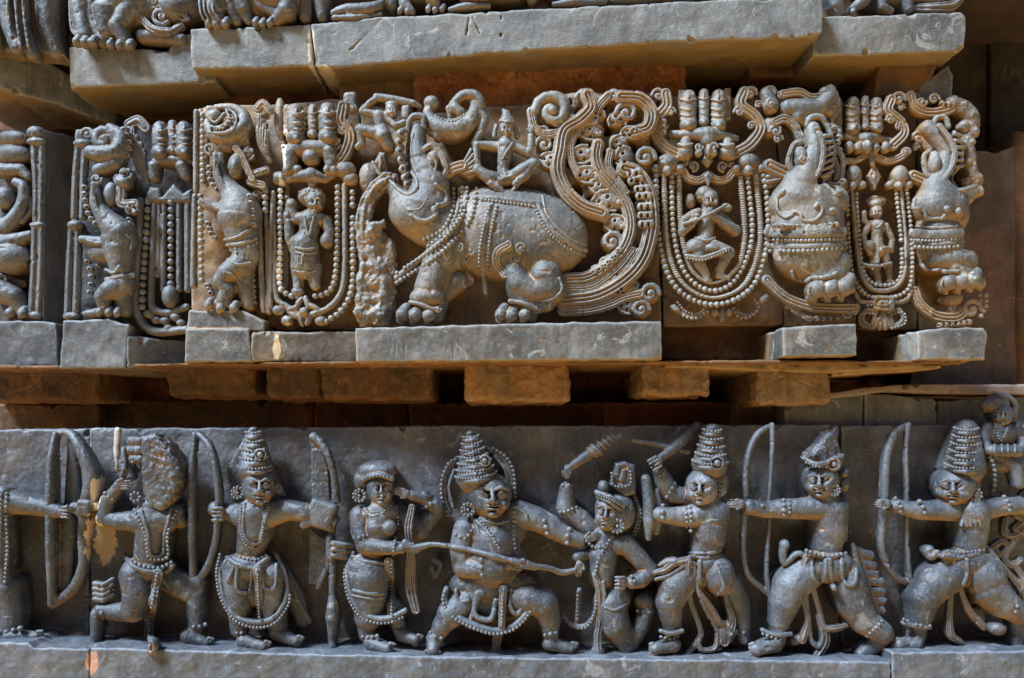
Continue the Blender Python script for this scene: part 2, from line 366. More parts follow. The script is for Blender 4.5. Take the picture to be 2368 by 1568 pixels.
def foot(S, ax, ay, tx, ty, h0, h1, w=32):
    """ankle/heel -> toes, five toes"""
    L = math.hypot(tx-ax, ty-ay); ca, sa = (tx-ax)/L, (ty-ay)/L
    S.c([(ax, ay, h0, w*1.0), (ax+(tx-ax)*.4, ay+(ty-ay)*.4, h0*.6+h1*.4, w*.85), (ax+(tx-ax)*.8, ay+(ty-ay)*.8, h1, w*.72)], back=.6)
    for i, o in enumerate((-.85, -.42, 0, .38, .75)):
        bx, by = ax+(tx-ax)*.85-sa*w*o*.9, ay+(ty-ay)*.85+ca*w*o*.9
        l = w*(.62-.06*i); S.c([(bx, by, h1+w*.1, w*.24), (bx+ca*l, by+sa*l, h1, w*(.26-.02*i))], k=1, back=1)
def head(S, x, y, h, rx, ry, turn=0.0, beard=False, tilt=0):
    ct, st = math.cos(R(tilt)), math.sin(R(tilt))
    def q(a, b): return x+a*ct-b*st, y+a*st+b*ct
    def C(pts, **kw): S.c([(*q(a, b), hh, r) for a, b, hh, r in pts], **kw)
    def E(a, b, hh, p, r_, d, ang=0, **kw): S.e(*q(a, b), hh, p, r_, d, ang-tilt, **kw)
    f = turn*rx*.42
    S.e(x, y, h, rx, ry, rx*1.05, -tilt, k=4)
    E(f*.5, ry*.45, h+rx*.25, rx*.74, ry*.55, rx*.80, k=4)                    # jaw
    E(f, ry*.88, h+rx*.68, rx*.26, ry*.15, rx*.30, k=3)                      # chin
    E(f, ry*.02, h+rx*1.0, rx*.62, ry*.18, rx*.20, sign=-1, k=5)             # the hollow the eyes lie in
    for s_ in (-1, 1):
        w = rx*(.42-.10*s_*turn)
        E(f+s_*w, ry*.03, h+rx*.70, rx*.26, ry*.125, rx*.24, -s_*8, k=.6)    # bulging almond eye
        C([(f+s_*(w-rx*.26), ry*.07, h+rx*.88, rx*.035), (f+s_*w, -ry*.12, h+rx*.93, rx*.05), (f+s_*(w+rx*.27), ry*.03, h+rx*.72, rx*.035)], k=.4)
        C([(f+s_*(w-rx*.24), ry*.09, h+rx*.86, rx*.03), (f+s_*w, ry*.16, h+rx*.90, rx*.04), (f+s_*(w+rx*.25), ry*.06, h+rx*.72, rx*.03)], k=.4)
        C([(f+s_*rx*.10, -ry*.20, h+rx*.98, rx*.06), (f+s_*rx*.40, -ry*.34, h+rx*.92, rx*.075), (f+s_*rx*.76, -ry*.20, h+rx*.66, rx*.05)], k=1.2)
        E(f+s_*rx*.50, ry*.42, h+rx*.58, rx*.26, ry*.24, rx*.34, k=4)
    C([(f, -ry*.28, h+rx*.92, rx*.08), (f, 0, h+rx*1.10, rx*.10), (f, ry*.24, h+rx*1.24, rx*.14), (f, ry*.31, h+rx*1.16, rx*.15)], k=1.0)
    for s_ in (-1, 1): E(f+s_*rx*.17, ry*.31, h+rx*1.0, rx*.10, ry*.08, rx*.14, k=.8); E(f+s_*rx*.09, ry*.40, h+rx*1.10, rx*.05, ry*.03, rx*.08, sign=-1, k=.4)
    E(f, ry*.56, h+rx*.95, rx*.36, ry*.035, rx*.16, sign=-1, k=.6)
    E(f-rx*.13, ry*.50, h+rx*.90, rx*.19, ry*.06, rx*.17, 8, k=.5); E(f+rx*.13, ry*.50, h+rx*.90, rx*.19, ry*.06, rx*.17, -8, k=.5); E(f, ry*.64, h+rx*.88, rx*.25, ry*.07, rx*.18, k=.5)
    E(f, ry*.75, h+rx*.90, rx*.22, ry*.035, rx*.08, sign=-1, k=1)
    if beard:
        for s_ in (-1, 1): C([(f+s_*rx*.05, ry*.42, h+rx*1.08, rx*.09), (f+s_*rx*.45, ry*.45, h+rx*.92, rx*.10), (f+s_*rx*.72, ry*.32, h+rx*.70, rx*.05)], k=.8)
def crown(mat, par, x, y, h, w, hh, tiers=4, tilt=0, top=.42, bead=7, disc=None, name='crown', knob=True, rough=False):
    """conical tiered headdress, base centre at x, y, width w (half), height hh"""
    C = Sc(1.7, 2.5); Bd = Beads(); ct, st = math.cos(R(tilt)), math.sin(R(tilt))
    q = lambda a, b: (x+a*ct+b*st, y+a*st-b*ct)
    a, b_ = q(0, 0), q(0, hh*.95)
    C.c([(a[0], a[1], h, w*.93), (b_[0], b_[1], h-w*.2, w*top*.85)])
    for i in range(tiers+1):
        t = i/(tiers+.3); ww = w*(1.06+(top-1.06)*t); X, Y = q(0, hh*t)
        C.c([(q(-ww*.82, hh*t-ww*.10)[0], q(-ww*.82, hh*t-ww*.1)[1], h+ww*.05, hh*.05), (q(-ww*.45, hh*t-ww*.22)[0], q(-ww*.45, hh*t-ww*.22)[1], h+ww*.72, hh*.06), (q(0, hh*t-ww*.26)[0], q(0, hh*t-ww*.26)[1], h+ww*.98, hh*.065),
             (q(ww*.45, hh*t-ww*.22)[0], q(ww*.45, hh*t-ww*.22)[1], h+ww*.72, hh*.06), (q(ww*.82, hh*t-ww*.10)[0], q(ww*.82, hh*t-ww*.1)[1], h+ww*.05, hh*.05)], k=1.5, back=.3)
        if i < tiers+1:
            n = int(ww*2.2/(bead*2.15)); m = hh*.5/(tiers+.3)
            for j in range(n+1):
                th = -1.25+2.5*j/max(n, 1); sx = math.sin(th); cz = math.cos(th)
                X, Y = q(ww*.95*sx, hh*t+m-ww*.26*cz); Bd.ball(X, Y, h+ww*.93*cz, bead)
    if knob:
        X, Y = q(0, hh*1.08); C.e(X, Y, h-w*.1, w*top*.55, hh*.08, w*top*.6, k=2)
    if disc:
        dx, dy, dr = disc
        C.e(dx, dy, h+w*.95, dr, dr, dr*.35, k=1); C.e(dx, dy, h+w*.95+dr*.25, dr*.72, dr*.72, dr*.4, sign=-1, k=1); C.e(dx, dy, h+w*.95, dr*.5, dr*.5, dr*.5, k=1)
    o = C.bake(name, mat, par); Bd.bake('bead_row', mat, o); return o
def earring(mat, par, x, y, h, r):
    C = Sc(1.6, 1.5); C.e(x, y, h, r*.8, r*.8, r*.45); C.e(x, y, h+r*.5, r*.42, r*.42, r*.5, sign=-1); C.e(x, y, h+r*.2, r*.26, r*.26, r*.3)
    o = C.bake('earring', mat, par); Bd = Beads()
    for i in range(10):
        t = i*math.tau/10+.3; Bd.ball(x+r*.82*math.cos(t), y+r*.82*math.sin(t), h+r*.2, r*.24)
    Bd.bake('bead_ring', mat, o)
def cuff(Bd, x, y, w, ang, h=None, r=7, bow=.3, rows=1, gap=16):
    """row of beads across a limb"""
    ca, sa = math.cos(R(ang)), math.sin(R(ang))
    for j in range(rows):
        o = (j-(rows-1)/2)*gap; pts = []
        for t in (-1, -.6, -.2, .2, .6, 1):
            pts.append((x+ca*w*t-sa*(o+w*bow*(1-t*t)), y+sa*w*t+ca*(o+w*bow*(1-t*t))))
        Bd.line(pts, r=r, h=h)
def bands(S, pts_list, w=8, fl=.7, off=2):
    for p in pts_list: S.on([(a, b, w) for a, b in p], off=off, fl=fl)
# ---------------------------------------------------------------- stones
G_PATCH = lambda c, x, y, h, rx, ry, col: (lambda p: (p[0]/1000, p[1]/1000, p[2]/1000, rx/1000, ry/1000, col))((at(c), P(x, y, h))[1])
PALE = (.62, .50, .36)
soap = stone('soapstone', (.013, .016, .022), (.047, .052, .062), (.17, .178, .19), (.44, .20, .03), .06, .40, .6, deep=(-40, 10, .40), low=.34,
             patches=[G_PATCH('B1', 585, 760, 60, 26, 66, (.66, .47, .27)), G_PATCH('B1', 600, 470, 60, 14, 40, PALE), G_PATCH('B1', 690, 190, 20, 8, 60, (.6, .5, .42)), G_PATCH('B1', 545, 1480, 270, 16, 30, (.45, .22, .13))])
MIDC = ((.032, .031, .030), (.106, .101, .092), (.30, .285, .255), (.52, .24, .035))
mids = stone('weathered_soapstone', *MIDC, .10, .45, .8, deep=(0, 50, .62),
             patches=[G_PATCH('M2', 568, 250, 300, 9, 62, (.62, .52, .42)), G_PATCH('M2', 548, 520, 300, 8, 40, (.66, .6, .52)), G_PATCH('M2', 536, 950, 300, 8, 80, (.7, .62, .52)), G_PATCH('M2', 600, 1470, 200, 22, 62, (.66, .45, .22))])
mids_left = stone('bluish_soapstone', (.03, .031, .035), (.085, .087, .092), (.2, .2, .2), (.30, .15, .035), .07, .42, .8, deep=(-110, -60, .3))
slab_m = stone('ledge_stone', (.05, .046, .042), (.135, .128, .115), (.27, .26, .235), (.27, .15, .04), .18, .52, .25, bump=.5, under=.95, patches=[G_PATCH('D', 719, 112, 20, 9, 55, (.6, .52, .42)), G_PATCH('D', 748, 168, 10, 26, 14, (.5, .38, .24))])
under_m = stone('brown_bedding_stone', (.035, .02, .01), (.10, .048, .016), (.20, .095, .03), (.30, .10, .015), .6, .75, .5, bump=.6)
brick_m = stone('red_laterite', (.04, .014, .008), (.14, .045, .018), (.26, .10, .035), (.34, .11, .02), .5, .85, .4, bump=.8)
back_m = stone('blue_slate_ground', (.030, .036, .046), (.082, .092, .108), (.21, .225, .25), (.36, .18, .04), .05, .48, .35, deep=(-45, -10, .55), low=.26, patches=[G_PATCH('B1', 585, 760, -10, 26, 66, (.66, .47, .27)), G_PATCH('B1', 545, 1480, 260, 16, 30, (.45, .22, .13))])
black_m = stone('painted_shade_stone', (.006, .004, .003), (.022, .013, .008), (.05, .03, .018), (.06, .025, .01), .3, .8, .2)  # near-black colour paints the deep shade of the top right recess
fill_m = stone('orange_laterite', (.07, .02, .008), (.28, .09, .03), (.46, .2, .07), (.55, .2, .04), .5, .85, .5, bump=.9)
pinkm = stone('pink_sandstone', (.14, .09, .07), (.27, .19, .15), (.4, .31, .26), (.42, .2, .1), .3, .7, .3, bump=.3)
def block(name, label, cat, mat, pts, h0, h1, vox=3.2, rd=4, wob=2.5, wsc=40, group=None, slope=None, c='D', cuts=(), extra=None, noise=((22, 2.2), (8, 1.2))):
    at(c); S = Sc(vox, 5, noise=noise); S.poly(pts, h0, h1, rd=rd, k=0, slope=slope, wob=wob, wsc=wsc)
    if extra: extra(S)
    chips(S, pts, h1, slope)
    for q in cuts: S.e(*q, sign=-1, k=3, back=1)
    o = S.bake(name, mat); tag(o, label, cat, group); return o
_rc = np.random.RandomState(5)
def chips(S, pts, h1, slope):
    xs = [p[0] for p in pts]; x0, x1 = min(xs), max(xs)
    for i, (x, y) in enumerate(pts):
        nx, ny = pts[(i+1) % len(pts)]; L = math.hypot(nx-x, ny-y)
        for t in [0]+[_rc.rand() for _ in range(int(min(L, 900)/75))]:
            a, b = x+(nx-x)*t, y+(ny-y)*t
            if not (-60 < a < 2430 and -60 < b < 1620): continue
            hh = h1 if slope is None else slope[0]+(slope[1]-slope[0])*(a-x0)/max(x1-x0, 1)
            r = 3.5+9*_rc.rand()**2.2; S.e(a, b, hh, r*(.8+_rc.rand()), r*.7, r*.8, _rc.rand()*180, sign=-1, k=2, back=1)
def setting():
    o = mesh('sky_blocker_wall', [tuple(v) for v in ((-9, -7, -.72), (9, -7, -.72), (9, -7, 4.2), (-9, -7, 4.2), (-9, -7.5, -.72), (9, -7.5, -.72), (9, -7.5, 4.2), (-9, -7.5, 4.2))], [(3, 2, 1, 0), (4, 5, 6, 7), (0, 1, 5, 4), (1, 2, 6, 5), (2, 3, 7, 6), (3, 0, 4, 7)], under_m, smooth=False)  # added out of view to keep low sky light off the carvings
    tag(o, 'dark wall added behind the viewer to block the low sky', 'wall')
    # ground in front of the temple, in the sun
    me = mesh('ground', [(-60, -80, -.72), (60, -80, -.72), (60, 30, -.72), (-60, 30, -.72)], [(0, 1, 2, 3)], ground_m(), smooth=False); me['kind'] = 'structure'
    # rear wall of the plinth (goes on past the picture on every side)
    block('brick_wall', 'rough red laterite wall deep behind the carved courses', 'wall', brick_m, [(-420, -400), (2800, -400), (2800, 1150), (-420, 1150)], -420, -340, vox=9, wob=10, wsc=60, noise=((26, 14), (12, 7)))
    for x0, x1, l in ((-2600, -430, 'left'), (2830, 4900, 'right')):
        b_ = mesh('side_wall', [tuple(P(x, y, hh)/1000) for hh in (-340, -450) for x, y in ((x0, -400), (x1, -400), (x1, 1900), (x0, 1900))],
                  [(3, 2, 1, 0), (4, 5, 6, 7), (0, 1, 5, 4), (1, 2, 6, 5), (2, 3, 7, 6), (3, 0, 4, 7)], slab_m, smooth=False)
        tag(b_, 'plain stone wall going on past the %s edge of the carved courses' % l, 'wall')
    # bottom course: three stones, each with its ledge
    def led(pts): return lambda S: S.poly(pts, -60, 104, rd=3, k=2, wob=1.5, wsc=25)
    block('frieze_slab', 'grey carved stone at the left end, split from the long slab by a pale crack', 'stone block', back_m, [(-120, 996), (60, 992), (206, 991), (206, 1800), (-120, 1800)], -150, -34, vox=2.8, noise=((22, 4), (7, 1.6), (3.5, .8)),
          extra=led([(-120, 1487), (62, 1487), (78, 1498), (206, 1500), (206, 1800), (-120, 1800)]), group='stones of the lowest frieze')
    block('frieze_slab', 'long dark grey carved stone of the archers and the seated king', 'stone block', back_m, [(207.5, 991), (700, 988), (1200, 985), (1560, 984), (1942, 981), (1942, 1800), (207.5, 1800)], -150, -34, vox=2.8, noise=((22, 4), (7, 1.6), (3.5, .8)),
          extra=led([(207.5, 1498), (700, 1512), (1200, 1521), (1700, 1526), (2060, 1531), (2060, 1800), (207.5, 1800)]), group='stones of the lowest frieze')
    block('frieze_slab', 'grey carved stone at the right end behind the last archer', 'stone block', back_m, [(1943.5, 983), (2240, 982), (2520, 984), (2520, 1800), (1943.5, 1800)], -150, -34, vox=2.8, noise=((22, 4), (7, 1.6), (3.5, .8)),
          extra=led([(2062, 1509), (2520, 1503), (2520, 1800), (2062, 1800)]), group='stones of the lowest frieze')
    # small stones behind the right end
    G = 'plain stones behind the last archer'
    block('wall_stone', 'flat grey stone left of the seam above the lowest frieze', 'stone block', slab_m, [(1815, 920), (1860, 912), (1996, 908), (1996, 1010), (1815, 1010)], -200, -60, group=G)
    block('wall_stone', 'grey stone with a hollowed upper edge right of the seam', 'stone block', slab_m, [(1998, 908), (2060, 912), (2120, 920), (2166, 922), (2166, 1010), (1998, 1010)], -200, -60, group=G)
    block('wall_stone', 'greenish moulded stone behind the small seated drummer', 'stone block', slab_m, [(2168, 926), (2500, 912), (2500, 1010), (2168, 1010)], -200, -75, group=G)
    block('sill', 'smooth pinkish sill curving out under the right pier', 'sill', pinkm, [(1905, 911), (2010, 894), (2120, 888), (2420, 889), (2420, 912), (2200, 911), (2050, 907), (1925, 922)], -300, -40, group=None, wob=1)
    block('pier', 'weathered brownish grey pier standing right of the last sea beast', 'pier', stone('pier_stone', (.035, .022, .016), (.10, .065, .045), (.20, .15, .11), (.25, .075, .03), .5, .6, .5),
          [(2235, 349), (2300, 349), (2372, 331), (2372, 893), (2100, 893), (2160, 600)], -320, -150, vox=4, wob=3)
    block('column', 'brown rounded column at the far right edge', 'column', under_m, [(2346, 330), (2356, 300), (2500, 290), (2500, 900), (2350, 900)], -300, -140, rd=24, vox=4)
    block('shade_overhang', 'added dark overhang shading the recess at the top right', 'shade_blocker', black_m, [(2180, -420), (2800, -420), (2800, -60), (2215, -60)], -430, 40, vox=6)  # added to throw the top right recess into shade
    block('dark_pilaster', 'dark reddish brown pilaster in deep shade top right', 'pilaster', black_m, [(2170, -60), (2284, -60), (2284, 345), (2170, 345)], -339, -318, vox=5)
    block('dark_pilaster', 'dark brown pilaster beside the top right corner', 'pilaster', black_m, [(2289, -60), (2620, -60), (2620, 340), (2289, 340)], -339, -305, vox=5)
def ground_m():
    m = bpy.data.materials.new('sandy_ground'); m.use_nodes = True; N = m.node_tree.nodes; L = m.node_tree.links; b = N['Principled BSDF']
    n = N.new('ShaderNodeTexNoise'); n.inputs['Scale'].default_value = 3; n.inputs['Detail'].default_value = 8
    g = N.new('ShaderNodeNewGeometry'); L.new(g.outputs['Position'], n.inputs['Vector'])
    r = N.new('ShaderNodeValToRGB'); r.color_ramp.elements[0].color = (.60, .33, .10, 1); r.color_ramp.elements[1].color = (.80, .50, .20, 1)
    L.new(n.outputs['Fac'], r.inputs[0]); L.new(r.outputs[0], b.inputs['Base Color']); b.inputs['Roughness'].default_value = .95
    return m
# ---------------------------------------------------------------- lowest frieze: archers, the woman, the king and his foe
FG = 'carved figures of the lowest frieze'
def bottom():
    m = soap; FAT[0] = 1.01
    # --- fragment at the left edge
    at('B1'); t = root('carved_archer', 'cut-off archer at the left edge, only his arm, bead strand, leg and foot in view', 'relief figure', 60, 1400, FG)
    S = Sc(2.0); S.c([(-60, 520, 110, 90), (60, 530, 100, 72), (170, 545, 90, 60), (280, 565, 95, 52), (345, 585, 110, 40)])
    S.c([(-70, 600, 90, 100), (-40, 900, 80, 90)]); S.c([(40, 1040, 70, 85), (75, 1150, 70, 68), (70, 1270, 80, 60)])
    foot(S, 60, 1320, 250, 1325, 110, 90, 42); S.c([(20, 480, 120, 45), (30, 760, 110, 40), (20, 1000, 110, 38)])
    fist(S, 385, 590, 165, 0, 48); S.b(505, 560, 120, 42, 48, 40, 5, 8); S.c([(440, 560, 110, 30), (560, 555, 100, 30)])
    S.bake('body', m, t)
    b = Beads(); b.line([(40, 480), (38, 640), (45, 800), (30, 1000)], r=12); b.line([(5, 490), (2, 700), (-5, 900)], r=12); b.line([(0, 1300), (60, 1290), (160, 1265)], r=17); b.bake('bead_strand', m, t)
    S = Sc(1.8, 3); S.c([(330, 130, 60, 18), (305, 260, 90, 24), (298, 500, 105, 28), (300, 800, 95, 28), (310, 1120, 60, 24)], fl=1.3)
    S.s([(345, 118, 40, 14), (420, 130, 70, 24), (490, 240, 100, 36), (540, 380, 100, 46), (520, 520, 95, 44)]); S.s([(505, 600, 85, 40), (490, 760, 85, 30), (490, 900, 80, 28), (430, 1040, 60, 30), (310, 1130, 40, 28)])
    S.c([(430, 170, 25, 30), (430, 540, 30, 50)], fl=.5); S.c([(400, 640, 20, 50), (380, 1040, 10, 40)], fl=.5)
    S.bake('bow', m, t)
    # --- 1: kneeling archer with a broken face
    t = root('carved_archer', 'kneeling archer whose face has broken off, hand raised to his ear', 'relief figure', 880, 1400, FG)
    S = Sc(1.9)
    S.c([(900, 620, 90, 105), (905, 720, 95, 100), (890, 840, 85, 95)]); S.e(900, 640, 110, 150, 90, 90); S.e(870, 920, 90, 145, 80, 95)
    S.c([(1040, 600, 70, 60), (1075, 640, 50, 45)]); S.c([(800, 640, 100, 62), (700, 640, 100, 54), (618, 625, 95, 50)]); S.c([(618, 620, 95, 50), (635, 520, 110, 42), (690, 450, 125, 32)])
    hand(S, 700, 430, 150, -2, 70, .3); S.c([(900, 560, 110, 70), (900, 600, 110, 80)])
    S.c([(800, 960, 110, 92), (820, 1060, 120, 92), (790, 1165, 130, 72)]); S.c([(790, 1175, 110, 62), (700, 1175, 90, 55), (600, 1170, 70, 45)]); S.c([(575, 1190, 80, 42), (570, 1300, 80, 34), (560, 1375, 80, 28)])
    S.c([(960, 960, 60, 75), (1060, 1010, 60, 80), (1120, 1060, 60, 62)]); S.c([(1160, 1010, 40, 66), (1160, 1150, 60, 58), (1160, 1270, 80, 46)]); foot(S, 1110, 1320, 1240, 1370, 110, 110, 44)
    
    S.bake('body', m, t)
    S = Sc(1.8, 3, noise=((7, 2.2), (3, 1.2))); S.poly([(820, 140), (905, 125), (985, 190), (1050, 300), (1055, 400), (1020, 500), (950, 590), (870, 560), (835, 480), (825, 300)], 0, 190, rd=14, wob=3, wsc=9)
    rh = np.random.RandomState(2)
    for i in range(26): S.e(850+180*rh.rand(), 180+360*rh.rand(), 196, 26+30*rh.rand(), 8+8*rh.rand(), 12, 20+rh.rand()*30, sign=-1, k=1.5, back=1)
    S.bake('broken_head', m, t)
    S = Sc(1.7, 2.5); S.c([(755, 225, 60, 30), (740, 300, 80, 40), (770, 380, 100, 30)]); S.s([(730, 220, 90, 16), (735, 330, 120, 18), (720, 380, 120, 16)])
    for i, y in enumerate((170, 225, 280)): S.c([(780, y, 70, 30), (830, y-5, 110, 26)])
    S.c([(690, 110, 5, 22), (680, 340, 10, 20)], fl=.6); S.bake('crown', m, t)
    S = Sc(1.7, 2)
    S.on([(835, 585, 13), (870, 700, 13), (890, 835, 13), (960, 835, 13), (975, 720, 13), (1010, 570, 13)], 3)
    S.on([(745, 860, 14), (800, 915, 14), (880, 940, 15), (990, 930, 14), (1020, 900, 12)], 5)
    S.on([(935, 950, 30), (910, 1080, 26), (885, 1220, 30)], 20, prof=(2, .4), fl=.7); S.on([(885, 1230, 28), (885, 1310, 36), (890, 1385, 44)], 20, prof=(3, .5), fl=.6)
    for i in range(4): S.c([(560, 1010+i*30, 90, 16), (610, 1018+i*30, 105, 18), (665, 985+i*30, 90, 14)])
    S.bake('girdle', m, t)
    b = Beads(); b.line([(795, 575), (860, 730), (875, 850), (925, 870), (990, 850), (990, 720), (1040, 580)], r=11); b.line([(735, 840), (800, 890), (870, 915), (950, 915), (1010, 885)], r=12)
    b.line([(925, 970), (905, 1100), (880, 1220)], r=10, off=16); b.line([(885, 1240), (880, 1380)], r=10, off=14); b.line([(610, 450), (630, 490), (665, 515)], r=12); b.line([(600, 1185), (600, 1220), (630, 1255)], r=14)
    b.line([(1108, 1258), (1160, 1268), (1212, 1252)], r=13); b.line([(785, 270), (785, 320), (830, 330)], r=10); b.ring(800, 500, 26, 11, 170); b.line([(720, 290), (712, 340), (735, 372)], r=9)
    b.bake('bead_strand', m, t)
    # --- 2: moustached archer (between the two bows)
    at('B2'); t = root('carved_archer', 'standing archer with moustache and tall beaded crown between two bows', 'relief figure', 350, 1400, FG)
    S = Sc(1.8)
    S.poly([(280, 110), (360, 110), (430, 330), (500, 490), (420, 560), (200, 520), (150, 350), (190, 260)], -10, 45, rd=8)
    S.c([(325, 600, 110, 110), (325, 700, 110, 100), (300, 800, 95, 82)]); S.e(325, 610, 110, 150, 85, 95); S.e(290, 910, 100, 165, 90, 100); S.e(300, 1040, 80, 150, 110, 80)
    S.c([(420, 600, 110, 75), (520, 575, 115, 62), (610, 590, 115, 55)]); S.c([(230, 600, 100, 60), (160, 580, 60, 50), (90, 570, 60, 44)])
    S.c([(225, 960, 110, 90), (235, 1120, 115, 78), (232, 1280, 115, 50)]); S.c([(425, 960, 100, 88), (430, 1120, 100, 78), (455, 1270, 90, 52)])
    foot(S, 260, 1350, 400, 1390, 140, 170, 44); foot(S, 450, 1300, 590, 1360, 100, 130, 44); S.c([(330, 530, 130, 60), (330, 570, 130, 70)])
    fist(S, 105, 600, 150, 180, 56); S.b(720, 600, 90, 80, 80, 60, 20, 10); S.b(620, 620, 110, 30, 62, 40, -5, 8)
    head(S, 345, 430, 140, 92, 112, .15, True)
    S.bake('body', m, t)
    crown(m, t, 320, 330, 130, 102, 210, 4, -2, .42, 8, (355, 250, 38))
    S = Sc(1.7, 2.5)
    S.on([(265, 540, 11), (255, 680, 11), (290, 765, 12), (345, 765, 12), (375, 650, 11), (395, 550, 11)], 3)
    S.on([(150, 850, 14), (230, 900, 15), (320, 910, 15), (400, 860, 14)], 6)
    for pp in ([(222, 900), (215, 1030), (255, 1065), (295, 1040), (310, 910)], [(365, 920), (375, 1020), (410, 1045), (445, 1020), (450, 900)], [(150, 880), (135, 960), (150, 1010), (180, 960), (205, 900)]):
        S.on([(a, b_, 12) for a, b_ in pp], 6)
    S.s([(125, 860, 110, 13), (118, 960, 130, 15), (140, 1090, 150, 16), (210, 1200, 165, 17), (320, 1240, 175, 18), (430, 1215, 170, 17), (505, 1110, 150, 16), (510, 980, 130, 14), (450, 840, 110, 12)], back=.35)
    S.on([(340, 930, 26), (350, 1070, 22), (352, 1210, 24)], 22, prof=(2, .4)); S.s([(430, 830, 60, 14), (510, 960, 40, 18), (580, 1120, 30, 16), (640, 1230, 15, 20)], fl=.7); S.s([(450, 870, 40, 30), (560, 1080, 10, 50), (600, 1230, 5, 40)], fl=.5)
    S.c([(345, 930, 200, 24), (345, 950, 200, 24)]); S.bake('girdle', m, t)
    b = Beads(); b.line([(245, 545), (238, 690), (280, 790), (345, 790), (375, 680), (405, 560)], r=8, off=3); b.line([(180, 820), (250, 860), (330, 870), (390, 845)], r=10, off=4)
    b.line([(118, 840, 120), (98, 960, 140), (125, 1100, 160), (200, 1222, 175), (320, 1270, 190), (440, 1245, 185), (520, 1140, 165), (530, 1080, 150)], r=10)
    b.line([(340, 960), (350, 1210)], r=8, off=14); b.line([(192, 1296), (232, 1304), (272, 1296)], r=12); b.line([(185, 280, 90), (165, 360, 110), (185, 440, 120)], r=11); b.line([(285, 525), (340, 540), (400, 520)], r=8)
    b.bake('bead_strand', m, t); earring(m, t, 222, 475, 160, 40); earring(m, t, 462, 450, 120, 26)
    S = Sc(1.7, 2.5)   # the bow he holds up in his right hand (picture left)
    S.c([(-30, 130, 60, 18), (-50, 380, 90, 22), (-45, 600, 100, 24), (-48, 800, 90, 22), (-40, 1010, 60, 20)], fl=1.2)
    S.s([(-20, 118, 50, 14), (50, 190, 110, 20), (90, 320, 130, 22), (110, 480, 130, 22), (105, 600, 120, 22), (95, 750, 110, 22), (50, 900, 80, 22), (-30, 1015, 50, 20)], back=.3); S.bake('bow', m, t)
    S = Sc(1.7, 2.5, noise=((7, 1.8), (3, .8)))   # the broken bow in his left
    S.poly([(655, 160), (705, 175), (755, 330), (765, 520), (660, 540), (655, 400)], 0, 70, rd=4); S.s([(670, 145, 70, 26), (720, 190, 80, 24), (765, 280, 90, 22), (790, 380, 80, 20), (805, 520, 60, 22)], back=.3)
    S.poly([(645, 680), (720, 740), (790, 720), (745, 900), (690, 1020), (640, 1010)], 0, 50, rd=4); S.s([(780, 640, 70, 24), (760, 880, 60, 14), (700, 1030, 40, 16)]); S.b(760, 640, 70, 50, 50, 40, 30, 8)
    S.bake('broken_bow', m, t)
    # --- club standing between archer and woman
    t = root('carved_spear', 'upright club with swollen shaft planted between the crowned archer and the woman', 'relief weapon', 785, 1430, None)
    S = Sc(1.8, 3); S.c([(765, 740, 90, 24), (770, 860, 90, 26), (785, 900, 80, 24), (780, 1070, 80, 20), (785, 1130, 80, 34), (785, 1210, 80, 46), (785, 1290, 80, 32), (780, 1340, 80, 24), (785, 1430, 90, 34)])
    for i in range(3): S.c([(790, 775+i*34, 130, 19), (850, 785+i*34, 110, 18), (895, 790+i*30, 80, 14)], k=1)
    S.bake('shaft', m, t)
    # --- woman
    t = root('carved_woman', 'standing woman in a fitted skirt lifting one hand to her face', 'relief figure', 1060, 1400, FG)
    S = Sc(1.8)
    S.c([(1070, 580, 100, 85), (1060, 690, 105, 95), (1030, 800, 90, 80)]); S.e(1060, 590, 100, 130, 60, 80); S.e(1035, 680, 170, 50, 45, 40); S.e(1115, 680, 165, 46, 44, 38)
    S.e(1000, 930, 95, 130, 110, 100); S.c([(1000, 980, 95, 118), (1000, 1100, 95, 100), (995, 1200, 95, 85)]); S.c([(970, 1180, 90, 55), (985, 1310, 90, 48)]); S.c([(1150, 1150, 60, 50), (1175, 1290, 70, 40)])
    S.c([(945, 610, 105, 62), (950, 700, 125, 58), (975, 780, 150, 55)]); S.c([(975, 785, 150, 55), (1090, 800, 185, 42), (1190, 800, 200, 34)])
    S.c([(1300, 680, 40, 60), (1400, 580, 60, 48)]); S.c([(1400, 560, 80, 46), (1320, 500, 105, 40), (1250, 490, 130, 30)]); S.c([(1170, 600, 70, 60), (1300, 690, 50, 60)])
    hand(S, 1215, 480, 150, 200, 60, .2); hand(S, 1235, 800, 215, 15, 55, .5)
    foot(S, 1010, 1360, 1130, 1400, 140, 190, 44); foot(S, 1190, 1310, 1290, 1350, 100, 140, 42); S.c([(1060, 520, 110, 50), (1060, 560, 110, 60)])
    head(S, 1065, 445, 120, 80, 98, .1); S.bake('body', m, t)
    S = Sc(1.8); S.e(1045, 345, 100, 112, 62, 95); S.e(960, 400, 90, 50, 70, 60); S.s([(960, 400, 130, 16), (1010, 375, 195, 16), (1070, 370, 210, 16), (1130, 390, 180, 16)]); S.bake('hair', m, t)
    S = Sc(1.7, 2.5)
    S.s([(905, 830, 90, 13), (868, 940, 120, 14), (890, 1070, 140, 15), (950, 1175, 160, 16), (1040, 1215, 175, 17), (1130, 1210, 175, 17), (1210, 1170, 150, 15)], back=.35)
    S.on([(905, 1050, 11), (1000, 1070, 11), (1080, 1070, 11)], 2); S.on([(905, 1080, 8), (1000, 1097, 8), (1080, 1095, 8)], 2); S.on([(1115, 880, 28), (1125, 1040, 24), (1130, 1190, 28)], 16, prof=(2, .4))
